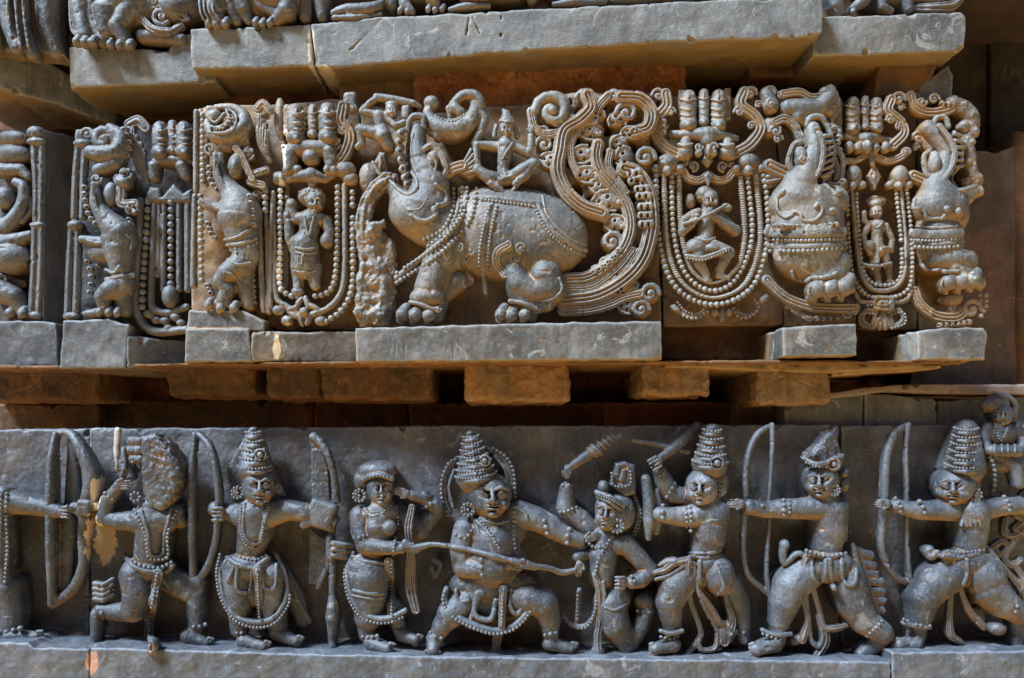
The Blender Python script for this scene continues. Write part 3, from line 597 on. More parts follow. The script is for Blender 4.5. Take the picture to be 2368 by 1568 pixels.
    S.s([(1250, 560, 150, 20), (1230, 680, 160, 26), (1240, 780, 150, 24), (1245, 900, 110, 36), (1245, 1030, 90, 36), (1275, 1165, 90, 28)], prof=(3, .6), fl=.6); S.on([(965, 560, 8), (1010, 610, 8), (1080, 590, 8)], 3)
    S.on([(900, 850, 10), (980, 880, 10), (1080, 890, 10)], 4); S.bake('skirt_edge', m, t)
    b = Beads(); b.line([(890, 850, 90), (852, 950, 120), (875, 1090, 140), (940, 1200, 165), (1040, 1243, 185), (1130, 1238, 185), (1195, 1210, 165)], r=10)
    b.line([(1130, 900), (1130, 1190)], r=9, off=12); b.line([(935, 1315, 140), (985, 1330, 150), (1045, 1320, 140)], r=13); b.line([(1095, 1290, 120), (1160, 1290, 130)], r=12); b.line([(925, 760), (945, 735), (990, 725)], r=12)
    b.line([(1160, 560), (1170, 660), (1150, 760), (1140, 840)], r=9, off=6); b.line([(970, 560), (1020, 590), (1090, 580)], r=7); b.line([(985, 385, 195), (1060, 372, 215), (1125, 392, 195)], r=9); b.line([(1290, 590), (1360, 540)], r=13)
    b.bake('bead_strand', m, t); earring(m, t, 940, 492, 150, 42)
    # --- king
    at('B3'); t = root('carved_king', 'large seated king with a beaded halo pulling a rod across his lap', 'relief figure', 560, 1400, FG)
    S = Sc(1.9)
    S.e(555, 690, 110, 195, 120, 110); S.e(545, 860, 115, 200, 120, 120); S.c([(560, 760, 110, 150), (550, 900, 110, 150)]); S.c([(530, 600, 130, 80), (530, 640, 130, 100)])
    S.e(550, 1020, 110, 260, 110, 90); S.e(530, 1130, 90, 230, 110, 80)
    S.c([(390, 690, 130, 75), (365, 800, 145, 72), (375, 900, 160, 66)]); S.c([(375, 910, 165, 64), (480, 925, 200, 52), (590, 915, 220, 42)]); hand(S, 650, 900, 235, 5, 72, .6)
    S.c([(700, 600, 120, 80), (800, 630, 125, 74), (890, 670, 125, 64)]); S.c([(890, 680, 130, 62), (980, 730, 135, 52), (1060, 755, 140, 40)]); hand(S, 1110, 745, 150, -20, 62, .3)
    S.c([(640, 1080, 110, 90), (760, 1100, 150, 92), (850, 1130, 165, 82)]); S.c([(850, 1130, 165, 80), (880, 1220, 150, 66), (885, 1310, 140, 50)]); foot(S, 880, 1360, 1030, 1400, 150, 150, 46)
    S.c([(420, 1100, 110, 90), (300, 1190, 150, 82)]); S.c([(300, 1190, 150, 76), (250, 1260, 155, 60), (215, 1320, 150, 45)]); foot(S, 205, 1340, 190, 1420, 160, 205, 52)
    head(S, 530, 485, 150, 128, 130, .28); S.bake('body', m, t)
    crown(m, t, 450, 370, 150, 128, 230, 6, -8, .38, 8, (500, 285, 36))
    S = Sc(1.8, 3); S.s([(290, 590, 50, 16), (262, 480, 60, 17), (275, 350, 60, 18), (340, 270, 50, 16)], back=.4); S.s([(520, 215, 60, 16), (610, 270, 70, 18), (655, 370, 80, 18), (665, 500, 70, 17)], back=.4)
    S.poly([(300, 570), (285, 400), (350, 270), (520, 210), (620, 300), (650, 480), (600, 600)], -10, 40, rd=6); S.s([(315, 560, 60, 10), (290, 440, 70, 10), (320, 340, 70, 10)]); S.s([(560, 260, 90, 10), (620, 340, 95, 10), (638, 450, 90, 10)])
    h_ = S.bake('halo', m, t); b = Beads(); b.line([(285, 605, 60), (247, 500, 75), (250, 390, 80), (290, 300, 75), (330, 275, 70)], r=12); b.line([(550, 215, 80), (625, 265, 95), (670, 350, 100), (678, 500, 90)], r=12); b.bake('bead_ring', m, h_)
    S = Sc(1.7, 2.5)
    S.s([(275, 1040, 150, 18), (265, 1110, 175, 20), (320, 1190, 200, 20), (420, 1250, 220, 22), (560, 1290, 230, 22), (680, 1255, 215, 20), (765, 1160, 200, 20), (780, 1090, 180, 18)], back=.35)
    S.s([(330, 1050, 180, 13), (345, 1110, 190, 13), (400, 1110, 200, 13), (400, 1080, 195, 11)]); S.s([(450, 1080, 200, 15), (440, 1180, 215, 15), (480, 1220, 225, 16), (540, 1215, 225, 16), (565, 1110, 210, 14)]); S.s([(655, 1040, 190, 14), (650, 1150, 210, 15), (690, 1190, 210, 15), (720, 1150, 205, 14), (720, 1060, 190, 12)])
    S.s([(610, 1040, 210, 26), (605, 1130, 220, 22), (600, 1260, 235, 20)], prof=(2, .4)); S.c([(470, 1080, 200, 16), (420, 1210, 210, 13)]); S.e(610, 1050, 215, 28, 26, 22); S.e(470, 1070, 200, 34, 26, 20)
    S.s([(575, 1310, 150, 34), (570, 1370, 130, 26), (560, 1440, 140, 40)], prof=(3, .5), fl=.7)
    S.on([(430, 620, 11), (500, 690, 11), (560, 760, 11), (590, 810, 10)], 3); S.on([(440, 640, 9), (470, 720, 9)], 3); S.on([(500, 640, 8), (580, 655, 8), (640, 640, 8)], 3); S.on([(690, 560, 10), (740, 600, 12), (750, 650, 10)], 3)
    for i in range(3): S.s([(760+i*25, 1010+i*15, 120, 10), (790+i*18, 1050+i*10, 130, 12), (790+i*12, 1090, 140, 10)])
    S.s([(205, 870, 10, 18), (240, 900, 20, 20), (210, 960, 20, 18), (190, 920, 20, 14)]); S.bake('girdle', m, t)
    S = Sc(1.7, 2); S.s([(30, 770, 215, 24), (80, 800, 220, 24), (130, 790, 225, 20), (190, 778, 232, 15), (270, 786, 250, 14)], back=.8); S.on([(240, 783, 14), (330, 795, 15), (450, 820, 15), (560, 850, 17), (660, 876, 18), (735, 893, 20)], off=12, fb=230)
    S.s([(725, 872, 262, 13), (790, 905, 245, 17), (880, 920, 222, 16), (960, 945, 190, 18), (1030, 930, 180, 14)], back=.8); S.s([(715, 905, 262, 15), (800, 925, 240, 10)], back=.8); S.bake('rod', m, t)
    b = Beads(); b.line([(265, 1060, 175), (255, 1120, 195), (310, 1205, 225), (420, 1268, 245), (560, 1308, 255), (685, 1272, 240), (770, 1175, 220), (765, 1110, 200)], r=11)
    b.line([(330, 720), (385, 745), (420, 700)], r=12); b.line([(850, 640), (870, 720), (860, 790)], r=16, h=185); b.line([(1000, 690), (985, 750), (1000, 810)], r=15, h=185); b.line([(480, 870), (485, 960)], r=14, h=240)
    b.line([(470, 630), (540, 720), (585, 800)], r=9); b.line([(675, 560), (670, 700), (680, 830)], r=12); b.line([(510, 625), (570, 655), (640, 625)], r=8); b.line([(180, 1300, 200), (220, 1330, 205), (280, 1330, 190)], r=13); b.line([(825, 1320, 190), (880, 1310, 200), (950, 1290, 190)], r=14, )
    b.line([(605, 1110), (600, 1240)], r=9, off=10); b.bake('bead_strand', m, t); earring(m, t, 402, 575, 190, 44)
    # --- foe
    t = root('carved_foe', 'captured foe with square crown bent over between the king and his attacker', 'relief figure', 1300, 1410, FG)
    S = Sc(1.8)
    head(S, 1225, 590, 120, 72, 105, -.35, False, 8); S.e(1300, 590, 95, 90, 110, 80); S.c([(1200, 740, 90, 70), (1190, 850, 100, 90), (1190, 960, 90, 80)]); S.c([(1250, 780, 90, 60), (1330, 780, 95, 62), (1400, 850, 95, 56), (1470, 930, 95, 52)])
    S.c([(1470, 940, 100, 52), (1420, 990, 130, 46), (1370, 1005, 150, 38)]); fist(S, 1300, 1005, 170, 180, 52)
    S.e(1260, 1100, 80, 100, 90, 80); S.c([(1240, 1130, 95, 95), (1270, 1250, 110, 90), (1340, 1370, 100, 56)]); S.c([(1350, 1370, 85, 52), (1420, 1260, 70, 52), (1455, 1160, 60, 48)]); S.e(1440, 1110, 60, 62, 50, 50)
    S.c([(1130, 700, 60, 60), (1060, 630, 60, 62), (1000, 590, 60, 60)]); S.c([(980, 560, 70, 58), (985, 450, 80, 44)]); hand(S, 985, 370, 110, -80, 55, .5); hand(S, 1060, 900, 170, 105, 60, .6)
    S.c([(1120, 830, 110, 30), (1050, 850, 140, 34)]); S.bake('body', m, t)
    S = Sc(1.7, 3); S.poly([(1240, 430), (1275, 300), (1330, 290), (1390, 310), (1395, 480), (1330, 500)], 10, 140, rd=8); S.poly([(1285, 420), (1305, 320), (1345, 320), (1335, 410), (1315, 425)], 130, 155, rd=3, sign=-1); S.poly([(1295, 405), (1310, 335), (1335, 335), (1325, 402), (1312, 412)], 100, 150, rd=3)
    S.s([(1160, 470, 150, 14), (1240, 500, 200, 15), (1320, 545, 170, 15)]); S.s([(1170, 500, 150, 12), (1240, 530, 200, 13), (1300, 570, 170, 13)]); S.e(1200, 440, 110, 32, 40, 40)
    S.s([(1370, 470, 60, 16), (1410, 570, 70, 18), (1400, 660, 60, 16), (1370, 720, 50, 14)], back=.3); S.bake('crown', m, t)
    S = Sc(1.7, 2.5); S.c([(990, 335, 105, 20), (1050, 290, 110, 26), (1110, 250, 100, 30)]);
    for i, (x, y, r) in enumerate(((1100, 262, 32), (1135, 235, 46), (1160, 220, 52), (1190, 195, 40), (1215, 175, 34), (1240, 155, 28), (1258, 140, 16))): S.e(x, y, 95, r*.45, r, r, -52, k=1.5)
    S.c([(1050, 290, 95, 24), (1262, 138, 90, 14)]); S.bake('mace', m, t)
    S = Sc(1.7, 2.5); S.s([(1150, 960, 170, 18), (1175, 1050, 165, 22), (1180, 1200, 140, 22), (1165, 1330, 140, 22), (1170, 1430, 150, 26)], prof=(2, .5), fl=.8); S.s([(1200, 1000, 170, 10), (1205, 1100, 165, 12), (1190, 1220, 150, 10)])
    S.s([(960, 1190, 60, 16), (1010, 1250, 90, 16), (1090, 1260, 110, 16), (1150, 1190, 130, 16), (1160, 1080, 140, 14)], back=.4); S.s([(1060, 1050, 80, 16), (1045, 1230, 80, 14)]); S.on([(1210, 1150, 8), (1270, 1165, 8), (1340, 1130, 8)], 3); S.e(1170, 1410, 130, 40, 40, 36); S.bake('sash', m, t)
    b = Beads(); b.line([(1250, 735), (1180, 850), (1150, 960)], r=11); b.line([(1100, 760), (1150, 800), (1200, 790)], r=10); b.line([(965, 1210, 80), (1040, 1270, 110), (1110, 1260, 130), (1150, 1170, 150), (1165, 1050, 165)], r=10); b.line([(1050, 1060), (1045, 1220)], r=10, off=10)
    b.line([(900, 570, 110), (960, 590, 125), (1040, 560, 115)], r=11); b.line([(960, 430), (1030, 430)], r=12, h=130); b.line([(1350, 940), (1385, 1000), (1390, 1060)], r=13, h=190); b.line([(1250, 360, 150), (1255, 425, 150), (1310, 440, 150), (1360, 420, 150), (1360, 350, 150)], r=9); b.line([(1160, 485, 165), (1240, 515, 215), (1320, 560, 185)], r=7)
    b.line([(1380, 500, 80), (1420, 580, 90), (1412, 660, 80), (1385, 720, 70)], r=10); b.line([(1400, 1170), (1470, 1180)], r=11); b.bake('bead_strand', m, t); earring(m, t, 1282, 672, 165, 46)
    # --- attacker
    at('B4'); t = root('carved_attacker', 'attacker in a tiered crown swinging a club above his head, shield held edge on', 'relief figure', 620, 1400, FG)
    S = Sc(1.8)
    S.c([(660, 620, 110, 100), (645, 720, 110, 102), (625, 810, 95, 86)]); S.e(690, 590, 110, 85, 80, 85); S.e(630, 890, 100, 110, 70, 90); S.e(700, 960, 120, 92, 120, 105); S.e(570, 950, 100, 90, 90, 80)
    S.c([(640, 590, 120, 78), (540, 615, 130, 66), (470, 615, 135, 56)]); S.c([(470, 615, 135, 54), (400, 610, 140, 48), (350, 600, 145, 42)]); hand(S, 320, 600, 130, 200, 50, .7)
    S.c([(520, 500, 60, 48), (420, 480, 70, 56), (380, 410, 90, 52), (355, 350, 105, 40)]); fist(S, 325, 300, 150, 150, 52)
    S.c([(520, 950, 100, 95), (450, 1030, 120, 96), (410, 1120, 130, 82), (420, 1200, 130, 66), (430, 1290, 120, 48)]); foot(S, 430, 1370, 300, 1400, 150, 180, 48)
    S.c([(760, 1010, 70, 80), (810, 1130, 60, 72), (840, 1250, 60, 50), (850, 1330, 60, 40)]); S.c([(650, 520, 120, 60), (660, 570, 120, 70)])
    head(S, 605, 440, 125, 92, 104, -.45); S.e(690, 400, 80, 75, 110, 80); S.bake('body', m, t)
    crown(m, t, 650, 300, 120, 108, 195, 4, 3, .52, 9, (692, 300, 44), knob=True)
    S = Sc(1.7, 2.5); S.c([(270, 395, 110, 30), (288, 520, 120, 34), (290, 640, 120, 36), (285, 740, 110, 18)], fl=1.2, back=.8); S.c([(330, 470, 90, 24), (345, 600, 90, 40), (330, 700, 90, 24)]); S.bake('shield', m, t)
    S = Sc(1.7, 2.5); S.c([(355, 270, 110, 22), (430, 215, 90, 30), (500, 150, 60, 34), (570, 90, 30, 34)]); S.c([(200, 165, 60, 16), (300, 182, 75, 15), (400, 205, 90, 18)]); S.c([(480, 225, 50, 16), (520, 232, 50, 18)]); S.bake('club', m, t)
    S = Sc(1.7, 2.5); S.on([(525, 830, 10), (640, 830, 10), (730, 815, 10)], 4); S.on([(530, 855, 13), (640, 858, 13), (735, 840, 12)], 5)
    S.on([(590, 880, 14), (590, 990, 14), (630, 1065, 15), (680, 1075, 15), (730, 1030, 14), (690, 900, 10)], 6)
    S.s([(525, 880, 190, 18), (520, 1000, 180, 16), (535, 1120, 150, 15), (580, 1240, 130, 15), (590, 1330, 120, 16), (520, 1420, 130, 18)], prof=(2, .5)); S.s([(550, 890, 180, 14), (590, 1080, 170, 14), (640, 1190, 140, 14), (690, 1290, 120, 14), (680, 1390, 120, 16), (600, 1400, 130, 16), (575, 1350, 130, 14)], prof=(2, .5))
    S.s([(600, 1080, 170, 16), (660, 1160, 150, 16), (730, 1270, 120, 18), (790, 1290, 110, 20)], prof=(2, .5)); S.s([(765, 930, 150, 12), (740, 1080, 130, 16), (780, 1230, 110, 24), (730, 1350, 100, 34)], prof=(3, .5)); S.e(740, 1300, 90, 60, 70, 50)
    S.s([(520, 870, 180, 18), (440, 890, 175, 22), (380, 930, 160, 20), (300, 950, 140, 12)], prof=(2, .5)); S.s([(500, 900, 180, 14), (410, 960, 160, 16), (330, 985, 140, 12)]); S.s([(440, 880, 170, 26), (400, 880, 160, 20), (350, 900, 150, 10)]); S.s([(360, 1290, 190, 13), (420, 1305, 200, 14), (485, 1290, 190, 13)]); S.bake('sash', m, t)
    b = Beads(); b.line([(372, 550), (368, 600), (372, 660)], r=14, h=190); b.line([(505, 570), (512, 640), (512, 700)], r=11, h=205); b.line([(530, 560), (538, 640), (535, 700)], r=11, h=205); b.line([(360, 1325, 195), (420, 1335, 205), (485, 1320, 195)], r=10)
    b.line([(395, 500, 110), (420, 460, 120), (440, 420, 110)], r=11); b.line([(350, 370, 140), (400, 350, 140)], r=12); b.line([(775, 1310, 90), (850, 1300, 90)], r=12); b.bake('bead_strand', m, t); earring(m, t, 706, 458, 155, 40)
    # --- 7: archer with the broken crown
    t = root('carved_archer', 'lunging archer seen from behind, crown broken to a rough stub', 'relief figure', 1350, 1440, FG)
    S = Sc(1.7, 2.5); S.s([(1015, 72, 60, 14), (930, 130, 80, 18), (880, 240, 95, 19), (862, 360, 105, 19), (860, 480, 110, 19), (852, 640, 105, 18), (845, 800, 95, 17), (870, 950, 80, 17), (950, 1035, 65, 17), (1010, 1080, 60, 18)], back=.3)
    S.s([(1015, 75, 80, 15), (1018, 180, 90, 13), (1012, 320, 95, 12), (1000, 480, 95, 12), (1000, 640, 90, 11), (988, 820, 85, 12), (985, 960, 80, 14), (1000, 1075, 70, 18)], back=.3); S.bake('bow', m, t)
    at('B5'); S = Sc(1.8)
    S.c([(300, 670, 90, 95), (300, 760, 90, 92), (280, 860, 85, 82)]); S.e(330, 640, 90, 70, 60, 80); S.b(345, 700, 50, 36, 130, 60, 0, 8); S.e(290, 960, 100, 140, 95, 100); S.e(400, 1040, 100, 90, 110, 95)
    S.c([(260, 650, 110, 66), (150, 655, 120, 56), (40, 655, 125, 52)]); S.c([(40, 655, 125, 50), (-40, 660, 125, 44), (-130, 645, 125, 42)]); hand(S, -180, 625, 150, 180, 60, .8)
    S.c([(170, 1000, 100, 95), (90, 1070, 110, 92), (60, 1160, 115, 78), (30, 1270, 110, 52)]); S.c([(30, 1310, 110, 44), (20, 1370, 120, 40)]); foot(S, 0, 1380, -120, 1420, 130, 170, 50)
    S.c([(400, 1060, 100, 100), (430, 1170, 110, 92), (490, 1260, 120, 76), (580, 1320, 130, 60)]); S.c([(590, 1330, 120, 54), (540, 1390, 90, 44), (470, 1440, 80, 34)]); S.c([(260, 560, 110, 60), (290, 620, 100, 66)])
    head(S, 262, 500, 110, 84, 92, -.5); S.e(320, 490, 60, 70, 90, 70); S.bake('body', m, t)
    S = Sc(1.7, 3, noise=((7, 2.4), (3, 1.0))); S.poly([(175, 380), (250, 300), (290, 240), (345, 205), (355, 300), (385, 390), (280, 410)], 0, 130, rd=10, wob=3, wsc=9); S.s([(165, 385, 150, 13), (230, 415, 190, 14), (300, 400, 190, 14), (370, 370, 160, 13)])
    S.e(325, 415, 190, 38, 38, 12); S.e(325, 415, 200, 26, 26, 10, sign=-1, k=1); S.e(325, 415, 190, 14, 14, 14, k=1); S.e(378, 460, 130, 24, 26, 30); S.e(380, 520, 120, 26, 40, 30); S.bake('broken_crown', m, t)
    S = Sc(1.7, 2.5); S.on([(190, 890, 12), (290, 920, 13), (400, 880, 12)], 5)
    for pp in ([(205, 920), (210, 1020), (245, 1050), (275, 1015), (280, 930)], [(300, 930), (310, 1040), (325, 1085)], [(365, 930), (370, 1030), (405, 1065), (440, 1040), (440, 920)]): S.on([(a, b_, 13) for a, b_ in pp], 6)
    S.s([(175, 920, 160, 18), (145, 1020, 160, 16), (160, 1150, 140, 15), (180, 1250, 130, 16), (150, 1360, 130, 24)], prof=(2, .5)); S.s([(190, 980, 160, 14), (215, 1100, 150, 14), (240, 1190, 130, 14), (270, 1290, 130, 14), (330, 1300, 130, 18), (385, 1285, 120, 14)], prof=(2, .5))
    S.s([(170, 1100, 140, 12), (185, 1260, 125, 14), (200, 1360, 120, 14), (240, 1395, 120, 16), (260, 1340, 120, 14), (235, 1230, 120, 12)]); S.s([(270, 1290, 110, 22), (275, 1370, 110, 24), (230, 1450, 110, 22)], prof=(2, .5)); S.c([(110, 1360, 110, 30), (160, 1330, 110, 24)])
    for i, (x, y) in enumerate(((515, 905), (530, 960), (545, 1010), (575, 1050), (580, 1100), (585, 1150), (580, 1200))): S.s([(430+i*8, 860+i*34, 90, 12), (480+i*6, y-14, 90, 20), (x, y, 80, 25)], fl=.8)
    S.s([(425, 850, 120, 12), (450, 960, 120, 16), (510, 1080, 110, 16), (560, 1220, 90, 14)], prof=(2, .5)); S.s([(60, 840, 120, 20), (50, 900, 120, 20), (60, 950, 120, 16), (120, 900, 140, 16), (170, 900, 150, 14)]); S.e(60, 850, 120, 26, 24, 24); S.s([(-60, 1310, 150, 12), (10, 1335, 165, 13), (90, 1330, 150, 12)]); S.bake('sash', m, t)
    b = Beads(); b.line([(175, 880), (280, 910), (410, 890)], r=11, off=6); b.line([(52, 610), (60, 740)], r=12, h=190); b.line([(82, 610), (88, 740)], r=9, h=190); b.line([(-75, 610), (-60, 650), (-75, 730)], r=12, h=185); b.line([(-60, 1330, 160), (10, 1355, 175), (60, 1355, 165)], r=10)
    b.line([(500, 1340, 170), (555, 1290, 185), (580, 1260, 170)], r=10); b.line([(175, 405, 175), (250, 430, 205), (300, 425, 205)], r=8); b.bake('bead_strand', m, t); earring(m, t, 327, 556, 170, 34)
    # --- 8: last archer
    t = root('carved_archer', 'lunging archer at the right end under a tall beaded crown, pleated tail on his back', 'relief figure', 1050, 1400, FG)
    S = Sc(1.7, 2.5); S.s([(725, 200, 60, 15), (650, 255, 90, 20), (608, 380, 105, 21), (600, 520, 110, 20), (592, 680, 105, 18), (580, 840, 95, 17), (610, 950, 80, 18), (670, 1030, 65, 18), (745, 1055, 60, 18)], back=.3)
    S.s([(725, 205, 80, 14), (712, 350, 95, 12), (716, 480, 95, 12), (718, 600, 90, 12), (716, 760, 85, 11), (722, 900, 80, 12), (735, 1050, 70, 16)], back=.3); S.bake('bow', m, t)
    S = Sc(1.8)
    S.c([(1060, 670, 100, 100), (1060, 760, 100, 88), (1050, 860, 95, 80)]); S.e(1060, 650, 100, 140, 60, 85); S.e(1040, 940, 100, 150, 80, 100); S.e(1130, 1020, 120, 110, 120, 110); S.c([(1030, 580, 110, 60), (1040, 620, 100, 70)])
    S.c([(960, 660, 120, 62), (850, 665, 125, 52), (780, 665, 130, 48)]); S.c([(780, 665, 130, 46), (700, 650, 130, 40), (660, 640, 130, 40)]); hand(S, 610, 625, 155, 180, 56, .8); S.c([(1160, 650, 110, 58), (1250, 640, 110, 48), (1340, 640, 100, 46), (1400, 650, 90, 44)])
    S.c([(950, 1000, 100, 100), (860, 1060, 120, 98), (810, 1130, 120, 84), (800, 1220, 115, 62), (780, 1290, 110, 46)]); S.c([(780, 1330, 105, 40), (770, 1370, 110, 38)]); foot(S, 760, 1380, 650, 1385, 120, 140, 42)
    S.c([(1160, 1090, 130, 100), (1230, 1160, 140, 84), (1310, 1210, 140, 62)]); S.c([(1310, 1210, 120, 56), (1320, 1330, 90, 46), (1300, 1400, 90, 40)]); S.e(1205, 1300, 130, 48, 36, 40)
    head(S, 985, 530, 115, 92, 98, -.5); S.e(1050, 500, 60, 60, 90, 70); S.c([(1160, 360, 50, 30), (1240, 380, 70, 34), (1300, 430, 80, 36), (1320, 520, 80, 30)]); S.bake('body', m, t)
    crown(m, t, 1030, 425, 105, 112, 205, 5, 2, .62, 8, None, knob=False)
    S = Sc(1.7, 2.5); S.on([(870, 905, 12), (1000, 915, 13), (1170, 885, 12)], 5); S.s([(835, 880, 120, 30), (850, 910, 130, 24), (880, 890, 150, 16)])
    for i in range(6): S.on([(1060, 625, 10), (1025+i*18, 690, 11), (1012+i*25, 745, 9)], 5)
    S.s([(920, 900, 160, 16), (940, 1000, 160, 16), (950, 1120, 140, 15), (945, 1230, 130, 16), (950, 1330, 130, 22), (1010, 1375, 120, 14)], prof=(2, .5)); S.s([(940, 890, 170, 16), (990, 990, 170, 14), (1010, 1100, 150, 14), (1050, 1200, 130, 18), (1130, 1290, 110, 20)], prof=(2, .5)); S.s([(1150, 860, 130, 12), (1200, 930, 140, 14), (1270, 1010, 130, 14), (1330, 1090, 110, 14)], prof=(2, .5))
    S.on([(1040, 930, 12), (1040, 1010, 12), (1020, 1060, 12)], 5); S.poly([(1060, 1190), (1140, 1180), (1150, 1290), (1080, 1250)], 20, 100, rd=8); S.s([(700, 1270, 150, 12), (770, 1290, 160, 13), (840, 1295, 150, 12)]); S.bake('sash', m, t)
    b = Beads(); b.line([(920, 880), (1020, 890), (1150, 875)], r=9, off=6); b.line([(785, 615), (812, 670), (800, 745)], r=13, h=185); b.line([(655, 600), (685, 650), (670, 720)], r=12, h=180); b.line([(1240, 590), (1270, 640), (1265, 690)], r=12, h=165); b.line([(700, 1250, 160), (770, 1280, 175), (840, 1285, 160)], r=10)
    b.line([(1150, 350, 90), (1185, 420, 100), (1190, 500, 100), (1175, 580, 90)], r=12); b.line([(1320, 1150), (1300, 1210)], r=12, h=210); b.bake('bead_strand', m, t); earring(m, t, 1086, 580, 165, 40)
    # --- foliage scroll at the right edge, behind the last archer
    t = root('carved_scroll', 'curling leaf scroll at the right edge behind the last archer', 'relief ornament', 1300, 1380, None)
    S = Sc(1.8, 2.5)
    for pp in ([(1180, 860), (1230, 830), (1260, 860), (1220, 900), (1190, 880)], [(1290, 830), (1240, 920), (1290, 960), (1330, 930)], [(1290, 950), (1340, 1030), (1330, 1120), (1350, 1200)], [(1230, 1000), (1300, 1040), (1330, 1100)], [(1300, 690), (1340, 720), (1300, 760), (1360, 800)], [(1250, 700), (1240, 780), (1290, 800), (1350, 760)], [(1300, 1240), (1310, 1320), (1350, 1360), (1330, 1400)], [(1330, 500), (1370, 540), (1340, 580)], [(1330, 600), (1390, 640), (1350, 680)]):
        S.s([(a, b_, 60, 17) for a, b_ in pp], prof=(2, .5), back=.3)
    S.bake('scroll', m, t)
    # --- little drummer top right
    t = root('carved_drummer', 'small haloed figure holding a drum above the last archer, top right of the frieze', 'relief figure', 1230, 400, FG)
    S = Sc(1.8, noise=((9, .6),)); head(S, 1232, 145, 60, 52, 56, .2); S.e(1195, 90, 40, 70, 44, 44); S.e(1225, 250, 50, 85, 70, 55); S.c([(1150, 220, 50, 36), (1130, 290, 60, 32), (1150, 330, 90, 28)]); S.c([(1300, 220, 50, 36), (1345, 270, 60, 32), (1340, 320, 90, 28)])
    S.e(1240, 410, 40, 110, 50, 50); S.c([(1150, 340, 100, 22), (1175, 340, 105, 30), (1310, 345, 105, 32), (1335, 345, 100, 24)]); S.s([(1140, 120, 20, 16), (1170, 60, 25, 16), (1240, 45, 25, 16), (1300, 90, 25, 16), (1295, 160, 20, 14)]); S.bake('body', m, t)
    S = Sc(1.6, 1.5); S.on([(1200, 200, 7), (1215, 265, 7), (1240, 265, 7), (1265, 200, 7)], 2)
    for x in (1190, 1230, 1262, 1300): S.s([(x, 310, 110, 6), (x, 342, 142, 6), (x, 372, 110, 6)])
    S.bake('necklace', m, t)
    b = Beads(); b.line([(1190, 200), (1215, 280), (1245, 275), (1270, 205)], r=7); b.line([(1170, 85, 70), (1215, 65, 85), (1260, 90, 80)], r=7); b.bake('bead_strand', m, t)
    FAT[0] = 1.0
# ---------------------------------------------------------------- middle course
def spiral(S, x, y, h, r, turn=1, a0=0, turns=1.25, w=None, eye=True, fl=.9):
    """a carved curl: band winding in to a ball"""
    w = w or r*.24; pts = []; n = int(10*turns)+2
    for i in range(n+1):
        t = i/n; rr = (r-w)*(1-t)**.8*.92+r*.1; a = R(a0)+turn*turns*math.tau*t
        pts.append((x+rr*math.cos(a), y+rr*math.sin(a), h+w*.8*t, w*(1-.25*t)))
    S.c(pts, k=1.2, fl=fl, back=.35)
    if eye: S.e(x, y, h+w*.3, r*.24, r*.24, r*.3, k=1)
def toes(S, pts, r, h, k=1.5):
    for x, y in pts:
        S.c([(x+r*.5, y-r*1.1, h, r*.8), (x, y-r*.2, h+r*.5, r), (x-r*.35, y+r*.55, h+r*.3, r*.55), (x-r*.15, y+r*1.0, h, r*.3)], k=k)
        S.s([(x-r*.6, y-r*.5, h+r*1.15, r*.13), (x-r*.75, y+r*.2, h+r*1.1, r*.13), (x-r*.35, y+r*.85, h+r*.7, r*.13)], k=.5)
def trio(S, cols, h=40):
    """upright ringed bundles over a canopy: (x, top, bottom, r)"""
    for x, t, b, r in cols:
        r = r*1.13
        S.c([(x, t+r, h-10, r*.85), (x, (t+b)/2, h, r), (x, b-r, h+5, r*.95)]); S.e(x, b, h+12, r*1.02, r*.9, r*1.1, k=1)
        S.e(x, b, h+12+r*.85, r*.4, r*.38, r*.4, k=.5)
        for f in (.30, .55, .72, .86): S.s([(x-r*.9, t+(b-t)*f-3, h+r*.35, r*.13), (x, t+(b-t)*f+r*.16, h+r*1.02, r*.16), (x+r*.9, t+(b-t)*f-3, h+r*.35, r*.13)], k=.6)
        S.c([(x, t+r*.8, h+r*.7, r*.16), (x, t+(b-t)*.26, h+r*.95, r*.12)], k=.6)
def leaf(S, x, y, rx, ry, ang=0, curl=1, h=62):
    """a fat drilled leaf lobe with a curled tip"""
    ca, sa = math.cos(R(ang)), math.sin(R(ang)); q = lambda a, b: (x+a*rx*ca-b*ry*sa, y+a*rx*sa+b*ry*ca)
    S.e(x, y, h-22, rx, ry, 46, -ang, k=2)
    for a, b in ((-.55, .05), (-.1, -.38), (.05, .35)): S.e(*q(a, b), h+24, min(rx, ry)*.17, min(rx, ry)*.22, 34, 30-ang, sign=-1, k=1, back=1)
    S.s([(*q(-.95, .1), h+6, 7), (*q(-.6, -.7), h+14, 8), (*q(0, -.95), h+16, 8), (*q(.6, -.75), h+12, 8)]); S.s([(*q(-.8, .5), h+6, 6), (*q(-.2, .85), h+12, 7), (*q(.4, .8), h+12, 7)])
    if curl: spiral(S, *q(.55, 0), h+14, min(rx, ry)*.55, curl, ang+180, 1.0, w=min(rx, ry)*.19)
def band(S, pts, w, h=None, prof=(2, .5), fl=.7, off=None, back=.35, n=6):
    if h is None: S.on([(a, b, w) for a, b in pts], off=w*.2 if off is None else off, prof=prof, fl=fl, n=n)
    else: S.s([(p[0], p[1], p[2] if len(p) > 2 else h, w) for p in pts], prof=prof, fl=fl, back=back, n=n)
